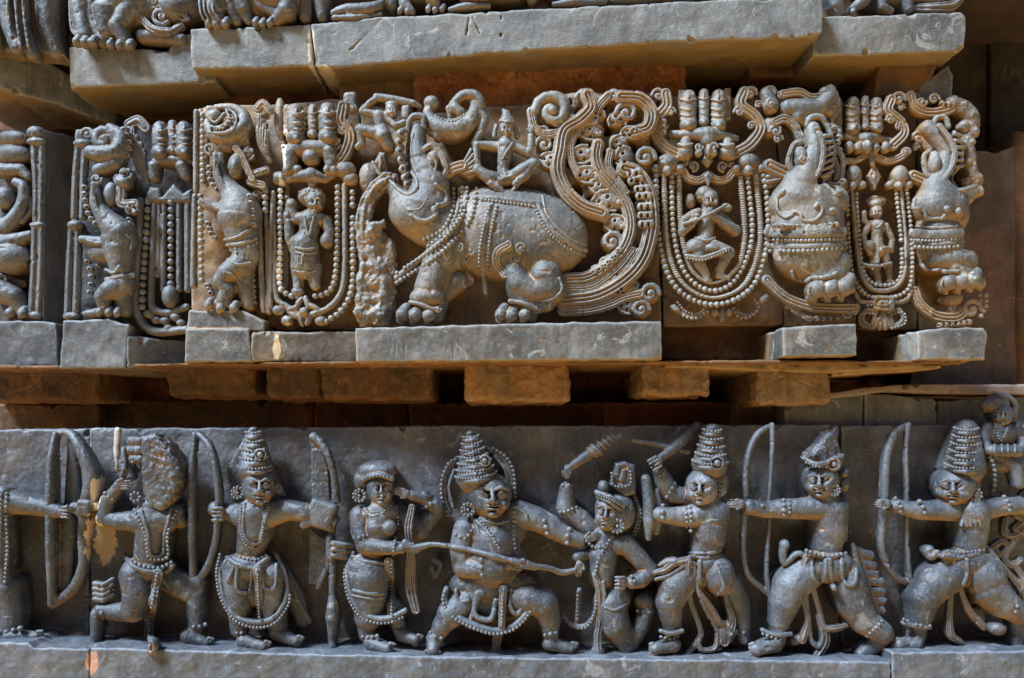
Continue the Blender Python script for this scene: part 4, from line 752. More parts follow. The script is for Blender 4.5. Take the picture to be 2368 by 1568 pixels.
def leafrow(S, pts, r, h, n):
    sp = spline([(a, b) for a, b in pts], 12); L = np.concatenate([[0], np.cumsum(np.sqrt(((sp[1:]-sp[:-1])**2).sum(1)))])
    for i in range(n):
        t = L[-1]*(i+.5)/n; x, y = np.interp(t, L, sp[:, 0]), np.interp(t, L, sp[:, 1])
        S.e(x, y, h, r, r*.8, r*.9, 25, k=1); S.e(x-r*.2, y, h+r*.8, r*.32, r*.28, r*.5, sign=-1, k=.6)
MG = 'stones of the middle frieze'
def middle_stones():
    m = mids
    PB = -30
    def base(pts, h0, h1): return lambda S: S.poly(pts, h0, h1, rd=3, k=2, wob=1.8, wsc=22)
    def many(*f):
        def g(S):
            for q in f: q(S)
        return g
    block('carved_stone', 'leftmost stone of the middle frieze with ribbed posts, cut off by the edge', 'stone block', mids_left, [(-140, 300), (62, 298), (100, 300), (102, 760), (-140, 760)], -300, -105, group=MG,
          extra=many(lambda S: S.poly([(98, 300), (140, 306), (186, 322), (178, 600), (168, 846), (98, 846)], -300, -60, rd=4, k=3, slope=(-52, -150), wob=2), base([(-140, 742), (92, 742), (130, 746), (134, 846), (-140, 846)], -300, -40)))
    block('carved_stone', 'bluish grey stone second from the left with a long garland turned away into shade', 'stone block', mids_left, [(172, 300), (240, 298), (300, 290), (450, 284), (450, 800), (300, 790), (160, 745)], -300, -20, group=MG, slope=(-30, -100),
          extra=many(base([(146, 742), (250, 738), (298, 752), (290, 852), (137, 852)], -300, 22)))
    block('carved_stone', 'cracked stone with a pale broken corner line and the standing dwarf under a garland', 'stone block', m, [(448, 258), (470, 246), (560, 240), (616, 243), (616, 735), (440, 740)], -300, -8, group=MG,
          extra=many(lambda S: S.poly([(610, 243), (700, 236), (790, 226), (828, 228), (834, 300), (834, 764), (640, 764), (612, 752)], -300, 30, rd=4, k=2, wob=2, slope=(-12, -26)),
                     base([(438, 718), (560, 716), (612, 742), (610, 766), (432, 764)], -300, 52), base([(428, 760), (575, 760), (582, 836), (426, 838)], -300, 62)))
    block('carved_stone', 'widest stone with the big sea beast, its flat plinth scratched with old signs', 'stone block', m, [(834, 240), (960, 262), (985, 262), (1130, 246), (1235, 240), (1260, 222), (1330, 212), (1520, 212), (1520, 330), (1530, 760), (826, 760)], -300, -22, group=MG,
          extra=many(base([(821, 758), (1000, 753), (1300, 746), (1529, 743), (1532, 830), (1200, 834), (822, 837)], -300, 130), scratches))
    block('carved_stone', 'stone with the flute player framed by four hanging ropes', 'stone block', m, [(1523, 222), (1790, 222), (1800, 400), (1812, 752), (1534, 756)], -300, -30, group=MG)
    block('carved_stone', 'stone with the dark grey rearing sea beast beside the flute player', 'stone block', m, [(1793, 225), (1950, 225), (1965, 500), (1982, 756), (1815, 756), (1803, 400)], -300, -20, group=MG,
          extra=base([(1810, 757), (1900, 752), (1980, 748), (1982, 822), (1811, 825)], -300, 130))
    block('carved_stone', 'narrow stone with a tiny standing woman between two beaded ropes', 'stone block', m, [(1954, 232), (2120, 232), (2115, 500), (2120, 762), (1986, 762), (1968, 500)], -300, -35, group=MG)
    block('carved_stone', 'last stone at the right with the broken-snouted sea beast on a chipped plinth', 'stone block', m, [(2124, 250), (2180, 240), (2190, 400), (2195, 765), (2123, 765), (2118, 500)], -300, -45, group=MG,
          extra=base([(2120, 766), (2180, 758), (2274, 757), (2284, 768), (2277, 832), (2121, 832)], -200, 110))
    u = under_m; G = 'sunk plinths between the projecting ones'
    um = stone('ochre_bedding_stone', (.06, .03, .012), (.21, .115, .045), (.36, .23, .11), (.42, .17, .03), .5, .7, .5, bump=.6, patches=[G_PATCH('D', 648, 806, -10, 9, 30, (.66, .45, .22))])
    plm = stone('warm_light_plinth_stone', (.045, .036, .028), (.13, .105, .078), (.28, .235, .18), (.44, .21, .04), .45, .5, .8, patches=[G_PATCH('D', 648, 806, 20, 9, 30, (.66, .48, .27))])  # grey stone tinted brown to paint the golden light on it, plus stain
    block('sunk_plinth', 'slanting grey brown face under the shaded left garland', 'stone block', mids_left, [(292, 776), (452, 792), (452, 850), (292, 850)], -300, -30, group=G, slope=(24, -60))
    block('sunk_plinth', 'sunk plinth with a pale plaster drip under the battered garland', 'stone block', plm, [(580, 766), (828, 768), (828, 838), (580, 836)], -300, 0, group=G, slope=(61, 20))
    block('sunk_plinth', 'dark brown sunk plinth under the flute player', 'stone block', u, [(1530, 758), (1815, 756), (1815, 832), (1530, 832)], -300, -60, group=G)
    block('sunk_plinth', 'dark brown sunk plinth under the tiny standing woman', 'stone block', u, [(1980, 764), (2122, 764), (2122, 834), (1980, 834)], -300, -70, group=G)
def scratches(S):
    for pp in ([(845, 790), (855, 775), (868, 785), (862, 800), (848, 800)], [(850, 805), (858, 820), (872, 812)], [(905, 785), (900, 825)], [(912, 785), (914, 818)], [(922, 800), (926, 822)], [(935, 795), (936, 828)], [(1020, 795), (1028, 825), (1036, 800)], [(1048, 795), (1050, 826)], [(1062, 800), (1065, 828)], [(1090, 795), (1093, 818)]):
        S.c([(a, b, 131, 1.9) for a, b in pp], sign=-1, k=.5, back=1)
def um_(): return bpy.data.materials['ochre_bedding_stone']
def undercourse():
    block('bedding_slab', 'ochre slab stepping back under the flute player and the dark sea beast', 'stone slab', um_(), [(1540, 838), (2130, 836), (2134, 850), (1920, 862), (1540, 850)], -340, 50, vox=4)
    G = 'bedding slabs under the middle frieze'; u = under_m
    block('bedding_slab', 'long brown bedding slab under the left half of the middle frieze', 'stone slab', u, [(-140, 842), (140, 846), (440, 838), (826, 835), (900, 835), (900, 841), (440, 846), (140, 853), (-140, 853)], -340, 40, vox=4, group=G, slope=(-40, 90))
    block('bedding_slab', 'brown bedding slab under the big sea beast and the flute player', 'stone slab', u, [(902, 835), (1530, 833), (2225, 833), (2228, 838), (2000, 841), (902, 841)], -340, 84, vox=4, group=G)
    block('bedding_slab', 'thin tan slab stepping back under the last plinth', 'stone slab', um_(), [(1925, 850), (2180, 842), (2182, 852), (1990, 866), (1925, 870)], -340, 30, vox=4, group=G)
    D_ = 'brown corbel blocks under the middle frieze'
    for i, (x0, y0, x1, y1, h, l) in enumerate(((-80, 862, 228, 928, -150, 'broad dark corbel block at the left edge'), (384, 862, 592, 916, -90, 'olive brown corbel block under the second carved stone'),
            (612, 862, 738, 922, -60, 'greenish brown corbel block under the cracked stone'), (741, 862, 1000, 926, -50, 'wide corbel block right of the greenish one'), (1072, 850, 1316, 930, 20, 'big worn orange corbel block under the big sea beast'),
            (1488, 846, 1644, 914, 30, 'small rounded orange corbel block under the flute player'), (1752, 842, 1921, 934, 30, 'rust orange corbel block, last on the right'))):
        block('corbel_block', l, 'stone block', um_() if h > 0 else u, [(x0, 839), (x1, 839), (x1, y1-6), (x1-8, y1), (x0+10, y1), (x0, y1-8)], -340, h, vox=3.0, rd=13, wob=5, wsc=26, group=D_, noise=((18, 5), (7, 3)))
    B_ = 'dark beams in the recess above the lowest frieze'
    for x0, y0, x1, y1, h, l in ((-80, 935, 228, 1000, -290, 'near-black stone in the recess at the left edge'), (236, 925, 724, 1000, -330, 'blackish stone in the deep recess above the kneeling archer'), (728, 925, 942, 1000, -270, 'dark brown stone above the gap beside the woman'),
            (946, 932, 1396, 1000, -200, 'brown stone set back above the king'), (1398, 930, 1700, 1000, -190, 'reddish brown stone set back above the attacker'), (1702, 930, 1814, 1000, -130, 'small pale edged stone next to the grey wall stones')):
        block('recessed_stone', l, 'stone block', brick_m if h > -280 and h < -150 else u, [(x0, y0), (x1, y0), (x1, y1), (x0, y1)], -345, h, vox=4, rd=4, group=B_)
def top_course():
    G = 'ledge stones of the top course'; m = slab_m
    block('ledge_stone', 'dark ledge stone running back into shade at the top left', 'stone slab', m, [(-140, 112), (30, 118), (110, 140), (190, 196), (270, 250), (268, 292), (140, 245), (0, 205), (-140, 196)], -330, -10, group=G, slope=(10, -190))
    block('ledge_stone', 'ledge stone with small carved scrolls along its edge, second from the left', 'stone slab', m, [(158, 108), (290, 112), (385, 114), (425, 80), (500, 72), (500, 190), (158, 203)], -330, -25, group=G)
    block('ledge_stone', 'short ledge stone left of the pale crack', 'stone slab', m, [(440, 68), (600, 62), (716, 57), (723, 152), (600, 158), (441, 158)], -300, 20, group=G)
    block('ledge_stone', 'longest ledge stone rising to the right, a diagonal crack near its left end', 'stone slab', m, [(719, 55), (882, 38), (1080, 30), (1500, 8), (1905, -13), (1903, 76), (1880, 86), (1500, 99), (1100, 126), (746, 160), (728, 150)], -300, 90, group=G, slope=(20, 98),
          extra=lambda S: (S.c([(880, 45, 31, 3), (845, 82, 29, 2.2), (815, 112, 26, 3), (800, 120, 25, 2)], sign=-1, k=1, back=1), S.c([(1085, 40, 44, 1.6), (1078, 80, 44, 1.6)], sign=-1, k=.5), S.c([(1092, 40, 45, 1.6), (1110, 80, 45, 1.6)], sign=-1, k=.5), S.c([(1160, 38, 48, 1.6), (1158, 85, 48, 1.6)], sign=-1, k=.5)))
    block('ledge_stone', 'pale ledge stone at the right end, set back behind the longest one', 'stone slab', m, [(1880, 38), (2040, 34), (2225, 26), (2233, 34), (2231, 106), (2218, 118), (2000, 127), (1880, 129)], -300, 58, group=G)
    block('corner_stone', 'pale triangular stone end below the right ledge', 'stone block', m, [(2120, 205), (2196, 148), (2204, 160), (2203, 236), (2120, 240)], -250, -10)
    block('upper_wall', 'carved course wall behind the lion feet along the top edge', 'wall', under_m, [(-140, -340), (1895, -340), (1895, 20), (-140, 120)], -330, -110, vox=6, wob=6)
    block('upper_wall', 'brown wall behind the right end of the top ledge', 'wall', under_m, [(1897, -340), (2180, -340), (2180, 60), (1897, 60)], -330, -60, vox=6, wob=6)
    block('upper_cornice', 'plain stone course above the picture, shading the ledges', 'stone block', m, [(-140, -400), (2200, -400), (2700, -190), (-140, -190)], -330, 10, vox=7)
    B_ = 'rough fill behind the middle frieze'
    block('laterite_fill', 'crumbling red laterite between the long ledge and the middle frieze', 'stone block', fill_m, [(960, 120), (1585, 120), (1585, 300), (960, 300)], -340, -55, vox=3.4, rd=10, wob=9, wsc=30, noise=((20, 15), (9, 9), (4, 3)), group=B_)
    block('recess_stone', 'olive brown stone left of the crumbling laterite', 'stone block', um_(), [(786, 130), (958, 130), (958, 300), (786, 300)], -340, -80, vox=4, group=B_)
    block('recess_stone', 'dark brown stone above the cracked carved stone', 'stone block', fill_m, [(520, 150), (780, 150), (780, 300), (520, 300)], -340, -140, vox=4, wob=6, group=B_)
    block('recess_stone', 'dark stone above the two left garlands', 'stone block', under_m, [(180, 180), (516, 180), (516, 330), (180, 330)], -340, -230, vox=5, group=B_)
    block('corner_corbel', 'brown corbel stepping down below the right ledge', 'stone block', under_m, [(1712, 96), (2050, 96), (2020, 176), (1738, 178)], -300, -60, vox=4, rd=5)
    block('corner_corbel', 'tan corbel under the outer corner of the right ledge', 'stone block', under_m, [(2040, 110), (2190, 110), (2140, 205), (2020, 225)], -300, -10, vox=4, rd=5)
def top_figures():
    m = mids_left; FG2 = 'feet of the beasts on the top ledges'
    def beast(lab, x, y, base, fn, cat='relief animal'):
        at('D', base); t = root('carved_beast', lab, cat, x, y, FG2); S = Sc(2.0, 3); fn(S); S.bake('body', m, t); return t
    def f1(S):
        S.poly([(-60, -60), (110, -60), (125, 60), (150, 130), (40, 118), (-60, 115)], -60, 4, rd=10, wob=4); S.c([(110, -40, 0, 30), (112, 60, 0, 26), (130, 120, 0, 16)])
        S.c([(10, -40, 20, 22), (22, 60, 25, 17), (40, 112, 30, 15)]); S.c([(50, -40, 15, 18), (55, 60, 20, 14), (75, 125, 20, 14)]); S.c([(-20, -40, 20, 26), (-15, 100, 20, 20)])
        for x in (16, 34, 52): S.s([(x, -30, 44, 3.4), (x+4, 40, 42, 3.4), (x+14, 110, 40, 3.4)], prof=(2, .5))
    beast('draped feet on the dark ledge at the top left corner', 30, 110, -20, f1)
    def f2(S):
        S.e(300, 0, -6, 120, 70, 40); S.c([(250, 30, 16, 34), (246, 70, 20, 22)]); S.c([(410, 20, 0, 40), (440, 10, 0, 34)]); S.c([(330, 84, 10, 16), (420, 92, 10, 14)])
        S.c([(180, -40, 20, 24), (186, 30, 26, 20), (196, 82, 30, 20)]); toes(S, [(178, 98), (196, 100), (214, 100)], 10, 40); S.c([(215, -30, 14, 18), (208, 40, 20, 16), (235, 95, 22, 14)])
        S.e(290, 0, 10, 60, 46, 40); S.c([(300, 20, 20, 26), (272, 62, 26, 20), (290, 100, 24, 15)]); toes(S, [(255, 104), (276, 106), (300, 106)], 9, 30)
        for x, y, r in ((372, 38, 26), (402, 12, 24), (355, 5, 20), (425, 34, 18)): spiral(S, x, y, 20, r, 1, 40)
        S.s([(320, 30, 20, 7), (350, 66, 26, 9), (390, 74, 24, 9), (420, 60, 18, 7)], prof=(2, .5))
        for i in range(5): S.s([(160+i*9, -30, 36, 3), (164+i*8, 60, 36, 3), (176+i*9, 84, 36, 3)])
    beast('scroll-tailed beast standing on the second ledge from the left', 250, 105, -35, f2)
    def f3(S):
        S.e(590, -10, -6, 130, 60, 40); S.c([(560, -30, 16, 30), (566, 20, 20, 20), (575, 46, 18, 12)]); S.c([(700, -30, 10, 26), (706, 40, 10, 14)])
        S.c([(500, -40, 30, 26), (496, 20, 30, 22), (505, 50, 30, 16)]); toes(S, [(482, 56), (500, 58), (520, 56)], 9, 34); S.c([(540, -40, 20, 20), (530, 10, 24, 16), (546, 46, 20, 13)])
        S.e(640, -20, 20, 60, 46, 40); S.c([(668, -10, 26, 24), (662, 24, 30, 22), (640, 46, 26, 13)]); toes(S, [(590, 54), (606, 56), (624, 54)], 8, 34); S.c([(600, 10, 20, 14), (640, 30, 26, 14)])
        for i in range(4): S.s([(462+i*12, -30, 44, 3), (462+i*10, 20, 50, 3), (470+i*12, 44, 46, 3)])
    beast('lion legs on the short ledge left of the pale crack', 580, 60, -6, f3)
    def f4(S):
        S.e(960, -40, 0, 120, 50, 36); S.c([(740, -20, 6, 24), (745, 40, 10, 12)]); S.c([(880, -30, 8, 22), (905, 10, 10, 14)])
        S.s([(772, 30, 20, 8), (800, 22, 28, 12), (840, 22, 30, 14), (872, 14, 26, 11), (885, 2, 20, 6)]); spiral(S, 810, 24, 34, 15); S.s([(770, 40, 30, 5), (820, 40, 34, 6), (880, 32, 30, 4)])
        S.c([(930, -40, 20, 18), (936, 10, 28, 13), (950, 26, 30, 10)]); toes(S, [(925, 26), (942, 28)], 7, 30); S.c([(985, -40, 30, 22), (1000, -5, 34, 18), (1010, 16, 30, 10)]); toes(S, [(990, 22), (1006, 24), (1022, 22)], 7, 34)
    beast('clawed foot and curled fish left of the middle of the longest ledge', 900, 35, -8, f4)
    def f5(S):
        S.e(1150, -40, 0, 110, 50, 36); S.e(1330, -36, 0, 90, 44, 34); S.s([(1420, 0, 16, 8), (1500, -6, 20, 9), (1600, -10, 16, 8)]); S.e(1520, -36, 4, 60, 34, 26)
        S.s([(1040, 22, 20, 5), (1080, 14, 26, 8), (1130, 14, 24, 6)]); S.e(1100, -8, 20, 40, 16, 26); S.c([(1240, -30, 20, 20), (1230, -4, 26, 12)]); S.s([(1280, 10, 20, 5), (1330, 4, 26, 9), (1395, 4, 24, 7), (1400, -8, 16, 5)]); spiral(S, 1345, 0, 30, 12)
    beast('row of low carved paws on the middle of the longest ledge', 1200, 18, 10, f5)
    def f6(S):
        S.e(2080, -30, 0, 110, 46, 36); S.c([(2090, -10, 10, 22), (2100, 20, 16, 12)])
        S.c([(1925, -40, 30, 22), (1932, 10, 34, 16), (1940, 26, 30, 12)]); spiral(S, 1938, 18, 40, 13); S.c([(2010, -30, 20, 22), (2000, 0, 26, 13), (1970, 20, 24, 9), (1955, 28, 20, 8)]); S.c([(2030, -20, 20, 16), (2040, 14, 26, 10), (2060, 26, 22, 7)])
        S.s([(2110, 18, 10, 8), (2160, 18, 24, 10), (2200, 14, 26, 11), (2224, -6, 20, 9)], prof=(2, .5)); S.s([(2120, 0, 10, 6), (2180, -2, 24, 7), (2215, -20, 24, 6)]); toes(S, [(1956, 26), (1972, 28)], 6, 26)
    beast('bent leg and curled tail on the pale ledge at the right end', 2000, 32, -10, f6)
def big_beast():
    m = mids; at('M3', 20); t = root('carved_sea_beast', 'largest sea beast with round striped body, curled trunk and huge scrolled tail', 'relief animal', 900, 1430, 'sea beasts of the middle frieze')
    S = Sc(1.9, 4)
    S.c([(388, 320, 60, 46), (385, 400, 70, 52), (398, 480, 75, 62), (430, 560, 75, 84), (455, 640, 70, 112), (440, 740, 60, 150)], back=.3); S.e(425, 790, 60, 185, 150, 135); S.c([(430, 800, 60, 140), (560, 900, 40, 140)])
    S.c([(360, 760, 50, 110), (300, 720, 55, 74), (255, 660, 60, 44), (215, 612, 70, 26)], k=8); S.c([(320, 780, 40, 100), (420, 880, 30, 90)], k=8)
    S.c([(560, 1000, 60, 130), (500, 1100, 80, 95), (455, 1220, 90, 90), (430, 1300, 90, 62)]); S.e(445, 1270, 110, 105, 62, 80); S.e(820, 900, 0, 300, 270, 150); S.c([(600, 1180, 60, 70), (520, 1260, 70, 50), (500, 1340, 60, 50)])
    toes(S, [(300, 1375), (372, 1378), (452, 1375)], 40, 120); S.e(480, 1370, 60, 60, 55, 60)
    at('M4', 20); S.e(190, 910, 10, 450, 265, 175); S.e(330, 940, 20, 315, 240, 165)
    S.c([(215, 1100, 80, 72), (250, 1190, 105, 74), (330, 1230, 105, 74), (420, 1215, 100, 84)], k=6); S.c([(400, 1150, 90, 100), (450, 1230, 95, 76), (410, 1300, 95, 50), (300, 1330, 100, 44)], k=6); S.c([(240, 1230, 90, 60), (290, 1310, 100, 50)], k=6)
    toes(S, [(150, 1372), (210, 1376), (285, 1374)], 38, 125); S.e(300, 1370, 60, 60, 50, 50)
    S.bake('body', m, t)
    # straps, lips, eye scrolls
    at('M3', 20); S = Sc(1.7, 2)
    S.on([(342, 330, 9), (328, 400, 9), (330, 480, 9), (350, 550, 9), (380, 600, 10), (378, 650, 10), (335, 680, 10), (285, 660, 10), (230, 605, 10)], 6); S.on([(362, 330, 6), (350, 400, 6), (352, 475, 6), (372, 545, 6), (400, 600, 6)], 3)
    S.s([(420, 290, 90, 16), (415, 240, 90, 19), (365, 235, 90, 18), (335, 270, 90, 16), (330, 320, 90, 12)])
    S.on([(490, 625, 12), (540, 670, 12), (545, 730, 13), (495, 750, 13), (490, 800, 12), (420, 832, 12), (345, 800, 11)], 5); S.on([(500, 740, 11), (560, 730, 9)], 4); S.on([(440, 700, 5), (400, 760, 5), (330, 770, 5)], 2); S.e(480, 770, snap(480, 770)+4, 20, 26, 16)
    for i, (x, y) in enumerate(((292, 335), (283, 385), (285, 435), (296, 485), (305, 535), (318, 585), (330, 625))): S.s([(x+16, y-24, 110, 12), (x-8, y, 125, 20), (x+14, y+26, 112, 13)], k=1); S.e(x, y, 138, 7, 7, 8, sign=-1, k=.6)
    band(S, [(420, 425), (470, 400), (520, 460), (545, 550), (500, 590)], 16, 120, (2, .5)); S.e(467, 500, 105, 40, 72, 40, 12); S.s([(450, 450, 140, 5), (490, 500, 148, 5), (480, 560, 140, 5)]); S.s([(440, 480, 140, 5), (465, 530, 148, 5)])
    band(S, [(550, 560), (590, 535), (640, 520)], 34, 90, (3, .4)); S.poly([(620, 520), (690, 440), (740, 410), (745, 480), (735, 560), (680, 590), (620, 560)], 0, 90, rd=6)
    for i in range(5): S.c([(630+i*4, 530+i*8, 98, 6), (690+i*12, 425+i*28, 98, 8)], k=.6)
    S.on([(660, 650, 15), (650, 760, 15), (590, 870, 16), (470, 990, 16), (265, 1155, 15)], 4, fl=.6); S.on([(625, 650, 12), (612, 770, 12), (555, 880, 12), (440, 960, 11)], 3)
    S.s([(345, 1295, 150, 12), (410, 1310, 165, 13), (480, 1335, 160, 12), (530, 1300, 120, 9)]); spiral(S, 500, 1335, 165, 24)
    for x, y, r, d in ((625, 985, 34, 1), (690, 1000, 36, -1), (650, 1050, 40, 1), (660, 1130, 30, -1)): spiral(S, x, y, snap(x, y)-2, r, d, 200)
    band(S, [(600, 1060), (640, 1110), (690, 1170), (650, 1200)], 18, None)
    at('M4', 20)
    band(S, [(0, 700), (150, 708), (300, 728), (360, 735)], 18, None, (1, .3)); band(S, [(95, 740), (60, 880), (38, 1030), (50, 1150), (60, 1240)], 14, None, (1, .3)); band(S, [(355, 735), (420, 860), (500, 940), (630, 1000)], 16, None, (1, .3)); S.on([(385, 690, 7), (400, 770, 7), (440, 840, 7), (530, 930, 7), (630, 970, 7)], 2)
    for x, y, r, d in ((265, 985, 42, 1), (200, 975, 34, -1), (235, 1045, 42, 1), (225, 1095, 30, -1)): spiral(S, x, y, snap(x, y)-2, r, d, 100)
    band(S, [(190, 970), (130, 1010), (125, 1080), (170, 1140)], 26, None, (3, .5)); S.s([(200, 1290, 160, 13), (270, 1300, 170, 13), (350, 1335, 150, 13)]); S.on([(480, 1160, 8), (495, 1220, 9), (450, 1275, 8), (380, 1290, 7)], 3); spiral(S, 350, 1340, 150, 22); S.bake('harness', m, t)
    b = Beads(); at('M3', 20)
    for pp in ([(590, 650), (585, 770), (530, 880), (425, 940)], [(668, 645), (660, 760), (600, 860), (480, 985), (268, 1130)], [(722, 650), (700, 790), (640, 890), (500, 1030), (268, 1185)], [(640, 645), (635, 770), (575, 875), (450, 975)]): b.line(pp, r=13, gap=2.0, off=4)
    at('M4', 20)
    for pp in ([(40, 712), (180, 728), (330, 748)], [(85, 745), (45, 890), (25, 1030), (30, 1130)], [(125, 750), (92, 890), (75, 1030), (78, 1140)], [(340, 755), (400, 870), (490, 965), (620, 1030)]): b.line(pp, r=10, gap=2.0, off=3)
    b.bake('bead_strand', m, t)
    # scrolled tail
    S = Sc(1.8, 2.2, noise=((6, .9), (3, .6)))
    S.poly([(330, 220), (400, 130), (560, 95), (700, 100), (900, 115), (1000, 200), (1005, 320), (1010, 430), (1020, 500), (1000, 640), (1010, 800), (1000, 930), (900, 1090), (700, 1240), (500, 1240), (520, 1160), (690, 1100), (790, 960), (740, 820), (560, 740), (470, 620), (455, 520), (370, 440), (345, 330)], -60, 22, rd=10, wob=6, wsc=14, k=3)
    rh = np.random.RandomState(4)
    for hx, hy, hr in ((560, 400, 36), (545, 500, 24), (600, 330, 26), (730, 470, 30), (760, 300, 34), (580, 660, 34), (650, 720, 26), (800, 560, 30), (850, 640, 34), (860, 760, 26), (590, 210, 26), (900, 700, 20), (720, 180, 30), (890, 870, 22), (700, 900, 46), (660, 980, 50), (900, 420, 26), (720, 540, 24), (500, 640, 20), (930, 1000, 20), (540, 160, 18), (860, 1150, 18)): S.e(hx, hy, 24, hr, hr*1.5, 100, rh.rand()*70-35, sign=-1, k=2, back=1)
    for pp, w in (([(520, 1165), (640, 1155), (760, 1080), (850, 980), (885, 860), (860, 740), (790, 640), (720, 560), (690, 470), (700, 400)], 36), ([(510, 1215), (660, 1205), (800, 1110), (890, 1000)], 28), ([(500, 1285), (680, 1265), (840, 1180), (950, 1060), (1000, 900), (1000, 760), (970, 640), (910, 560), (850, 540)], 46), ([(500, 1240), (700, 1225), (860, 1110), (930, 1010)], 24),
                  ([(500, 1345), (640, 1340), (760, 1310), (850, 1270), (940, 1250)], 30), ([(490, 1310), (640, 1305), (780, 1265), (880, 1210)], 26), ([(640, 120), (660, 190), (600, 260), (510, 320), (485, 430), (470, 550), (520, 670), (610, 750), (720, 790)], 42), ([(600, 290), (550, 380), (550, 480), (590, 570)], 24), ([(760, 120), (700, 190), (680, 270)], 26), ([(830, 130), (940, 140), (1000, 210), (985, 300), (900, 335)], 40), ([(770, 440), (760, 520), (810, 600), (860, 670)], 24), ([(320, 210), (340, 300), (400, 340), (470, 330)], 26)):
        band(S, pp, w, 72, (4, .5), .85)
    for x, y, r, d, a in ((440, 205, 112, 1, 180), (470, 270, 50, -1, 20), (395, 395, 52, 1, 180), (385, 320, 34, -1, 0), (970, 470, 64, -1, 0), (865, 215, 66, 1, 180), (780, 950, 62, -1, 0), (995, 1245, 62, -1, 0), (945, 1335, 56, -1, 0), (790, 125, 40, -1, 0), (615, 125, 40, 1, 180), (910, 1205, 34, 1, 180), (540, 250, 30, -1, 0), (745, 1070, 36, 1, 180), (690, 1110, 30, 1, 180)):
        S.e(x, y, 10, r*1.05, r*1.0, 62, k=5); spiral(S, x, y, 74, r*1.1, d, a, turns=1.25 if r > 50 else 1.0, w=r*.24)
    for x, y, rx, ry, an, d in ((660, 325, 78, 52, 10, 1), (615, 455, 70, 56, -20, -1), (645, 572, 82, 52, 8, 1), (705, 640, 66, 44, 25, 0), (765, 718, 104, 66, 5, 1), (800, 850, 72, 54, 15, 1), (430, 490, 66, 46, 30, 0), (850, 470, 56, 66, 0, 0), (810, 260, 50, 60, 80, 0), (820, 390, 60, 46, -30, 1), (880, 330, 60, 36, -10, 0), (870, 1320, 62, 46, 20, 1), (840, 1230, 50, 36, -20, 0), (700, 235, 40, 44, 60, 0)): leaf(S, x, y, rx, ry, an, d)
    for y0, x0 in ((560, 905), (600, 915), (650, 950), (690, 960), (750, 970), (800, 970), (850, 975)):
        S.b(x0, y0, 95, 46, 20, 24, -18 if y0 < 640 else -4, 6, k=1)
        for dx in (-20, 16): S.e(x0+dx, y0, 118, 9, 13, 14, sign=-1, k=.8)
    leafrow(S, [(660, 1130), (740, 1090), (800, 1040), (830, 980)], 20, 95, 6); leafrow(S, [(900, 300), (960, 330)], 16, 90, 3); S.bake('tail', m, t)
    # --- broken attendant at the mouth
    at('M3', 20); t = root('broken_attendant', 'battered column of figures worn to lumps in front of the big sea beast', 'relief figure', 150, 1420, None)
    S = Sc(1.9, 5, noise=((15, 9), (7, 5), (3.2, 2)))
    band(S, [(225, 600), (150, 650), (95, 740), (75, 850), (80, 930)], 42, 60, (2, .3), 1.0); S.s([(180, 850, 60, 26), (130, 880, 70, 34), (100, 930, 70, 30)]); S.poly([(100, 900), (200, 895), (250, 960), (265, 1100), (250, 1300), (220, 1420), (60, 1425), (50, 1000)], -10, 45, rd=12, wob=3, wsc=10)
    for x, y, a, b_, c in ((150, 940, 46, 42, 40), (120, 1010, 50, 50, 46), (150, 1090, 62, 56, 50), (90, 1160, 44, 50, 40), (160, 1180, 56, 50, 46), (190, 1250, 44, 60, 36), (100, 1270, 46, 56, 40), (150, 1370, 60, 46, 44), (85, 1370, 40, 40, 30), (225, 1010, 30, 80, 30)): S.e(x, y, 34, a*1.15, b_*1.15, c, k=8)
    S.c([(60, 960, 50, 22), (75, 1080, 60, 20), (60, 1200, 55, 24), (50, 1360, 50, 24)]); S.bake('body', m, t)
    t = root('carved_bud', 'folded leaf bud left of the beast trunk', 'relief ornament', 130, 620, None)
    S = Sc(1.8, 3); S.e(110, 590, 10, 60, 90, 50); S.poly([(165, 435), (200, 440), (220, 560), (190, 600), (125, 510)], 0, 70, rd=8); S.s([(130, 500, 80, 11), (165, 560, 85, 11), (215, 600, 85, 10)]); S.s([(170, 470, 80, 9), (180, 530, 85, 9)]); S.e(185, 530, 85, 12, 26, 12, 15, sign=-1, k=1); S.bake('bud', m, t)
    # --- swordsman
    t = root('carved_swordsman', 'small flying swordsman with raised blade and shield above the beast trunk', 'relief figure', 180, 420, 'small riders above the big sea beast')
    S = Sc(1.7, 3); S.c([(165, 235, 60, 36), (175, 290, 60, 32), (190, 340, 60, 44)]); S.c([(185, 350, 60, 46), (220, 400, 50, 38)]); S.c([(150, 330, 60, 34), (60, 310, 60, 28)]); S.c([(55, 305, 60, 24), (70, 385, 50, 20), (40, 410, 50, 14)])
    S.c([(150, 225, 60, 22), (70, 205, 60, 20), (110, 160, 70, 18), (150, 130, 70, 16)]); S.c([(200, 240, 60, 22), (260, 290, 70, 19), (310, 270, 75, 17)]); head(S, 235, 200, 60, 34, 38, .1); S.e(238, 170, 55, 40, 20, 36); S.c([(200, 225, 60, 18), (225, 230, 60, 18)]); S.bake('body', m, t)
    S = Sc(1.7, 2); S.c([(150, 125, 70, 20), (250, 138, 70, 20), (360, 160, 70, 18), (400, 180, 60, 10)], fl=.8); S.bake('sword', m, t); S = Sc(1.7, 2); S.b(320, 215, 60, 26, 42, 22, 0, 8); S.b(320, 215, 78, 18, 32, 14, 0, 4); S.bake('shield', m, t)
    # --- crescent fish
    t = root('carved_fish', 'crescent fish with beaded belly curling over the beast head', 'relief animal', 560, 340, None)
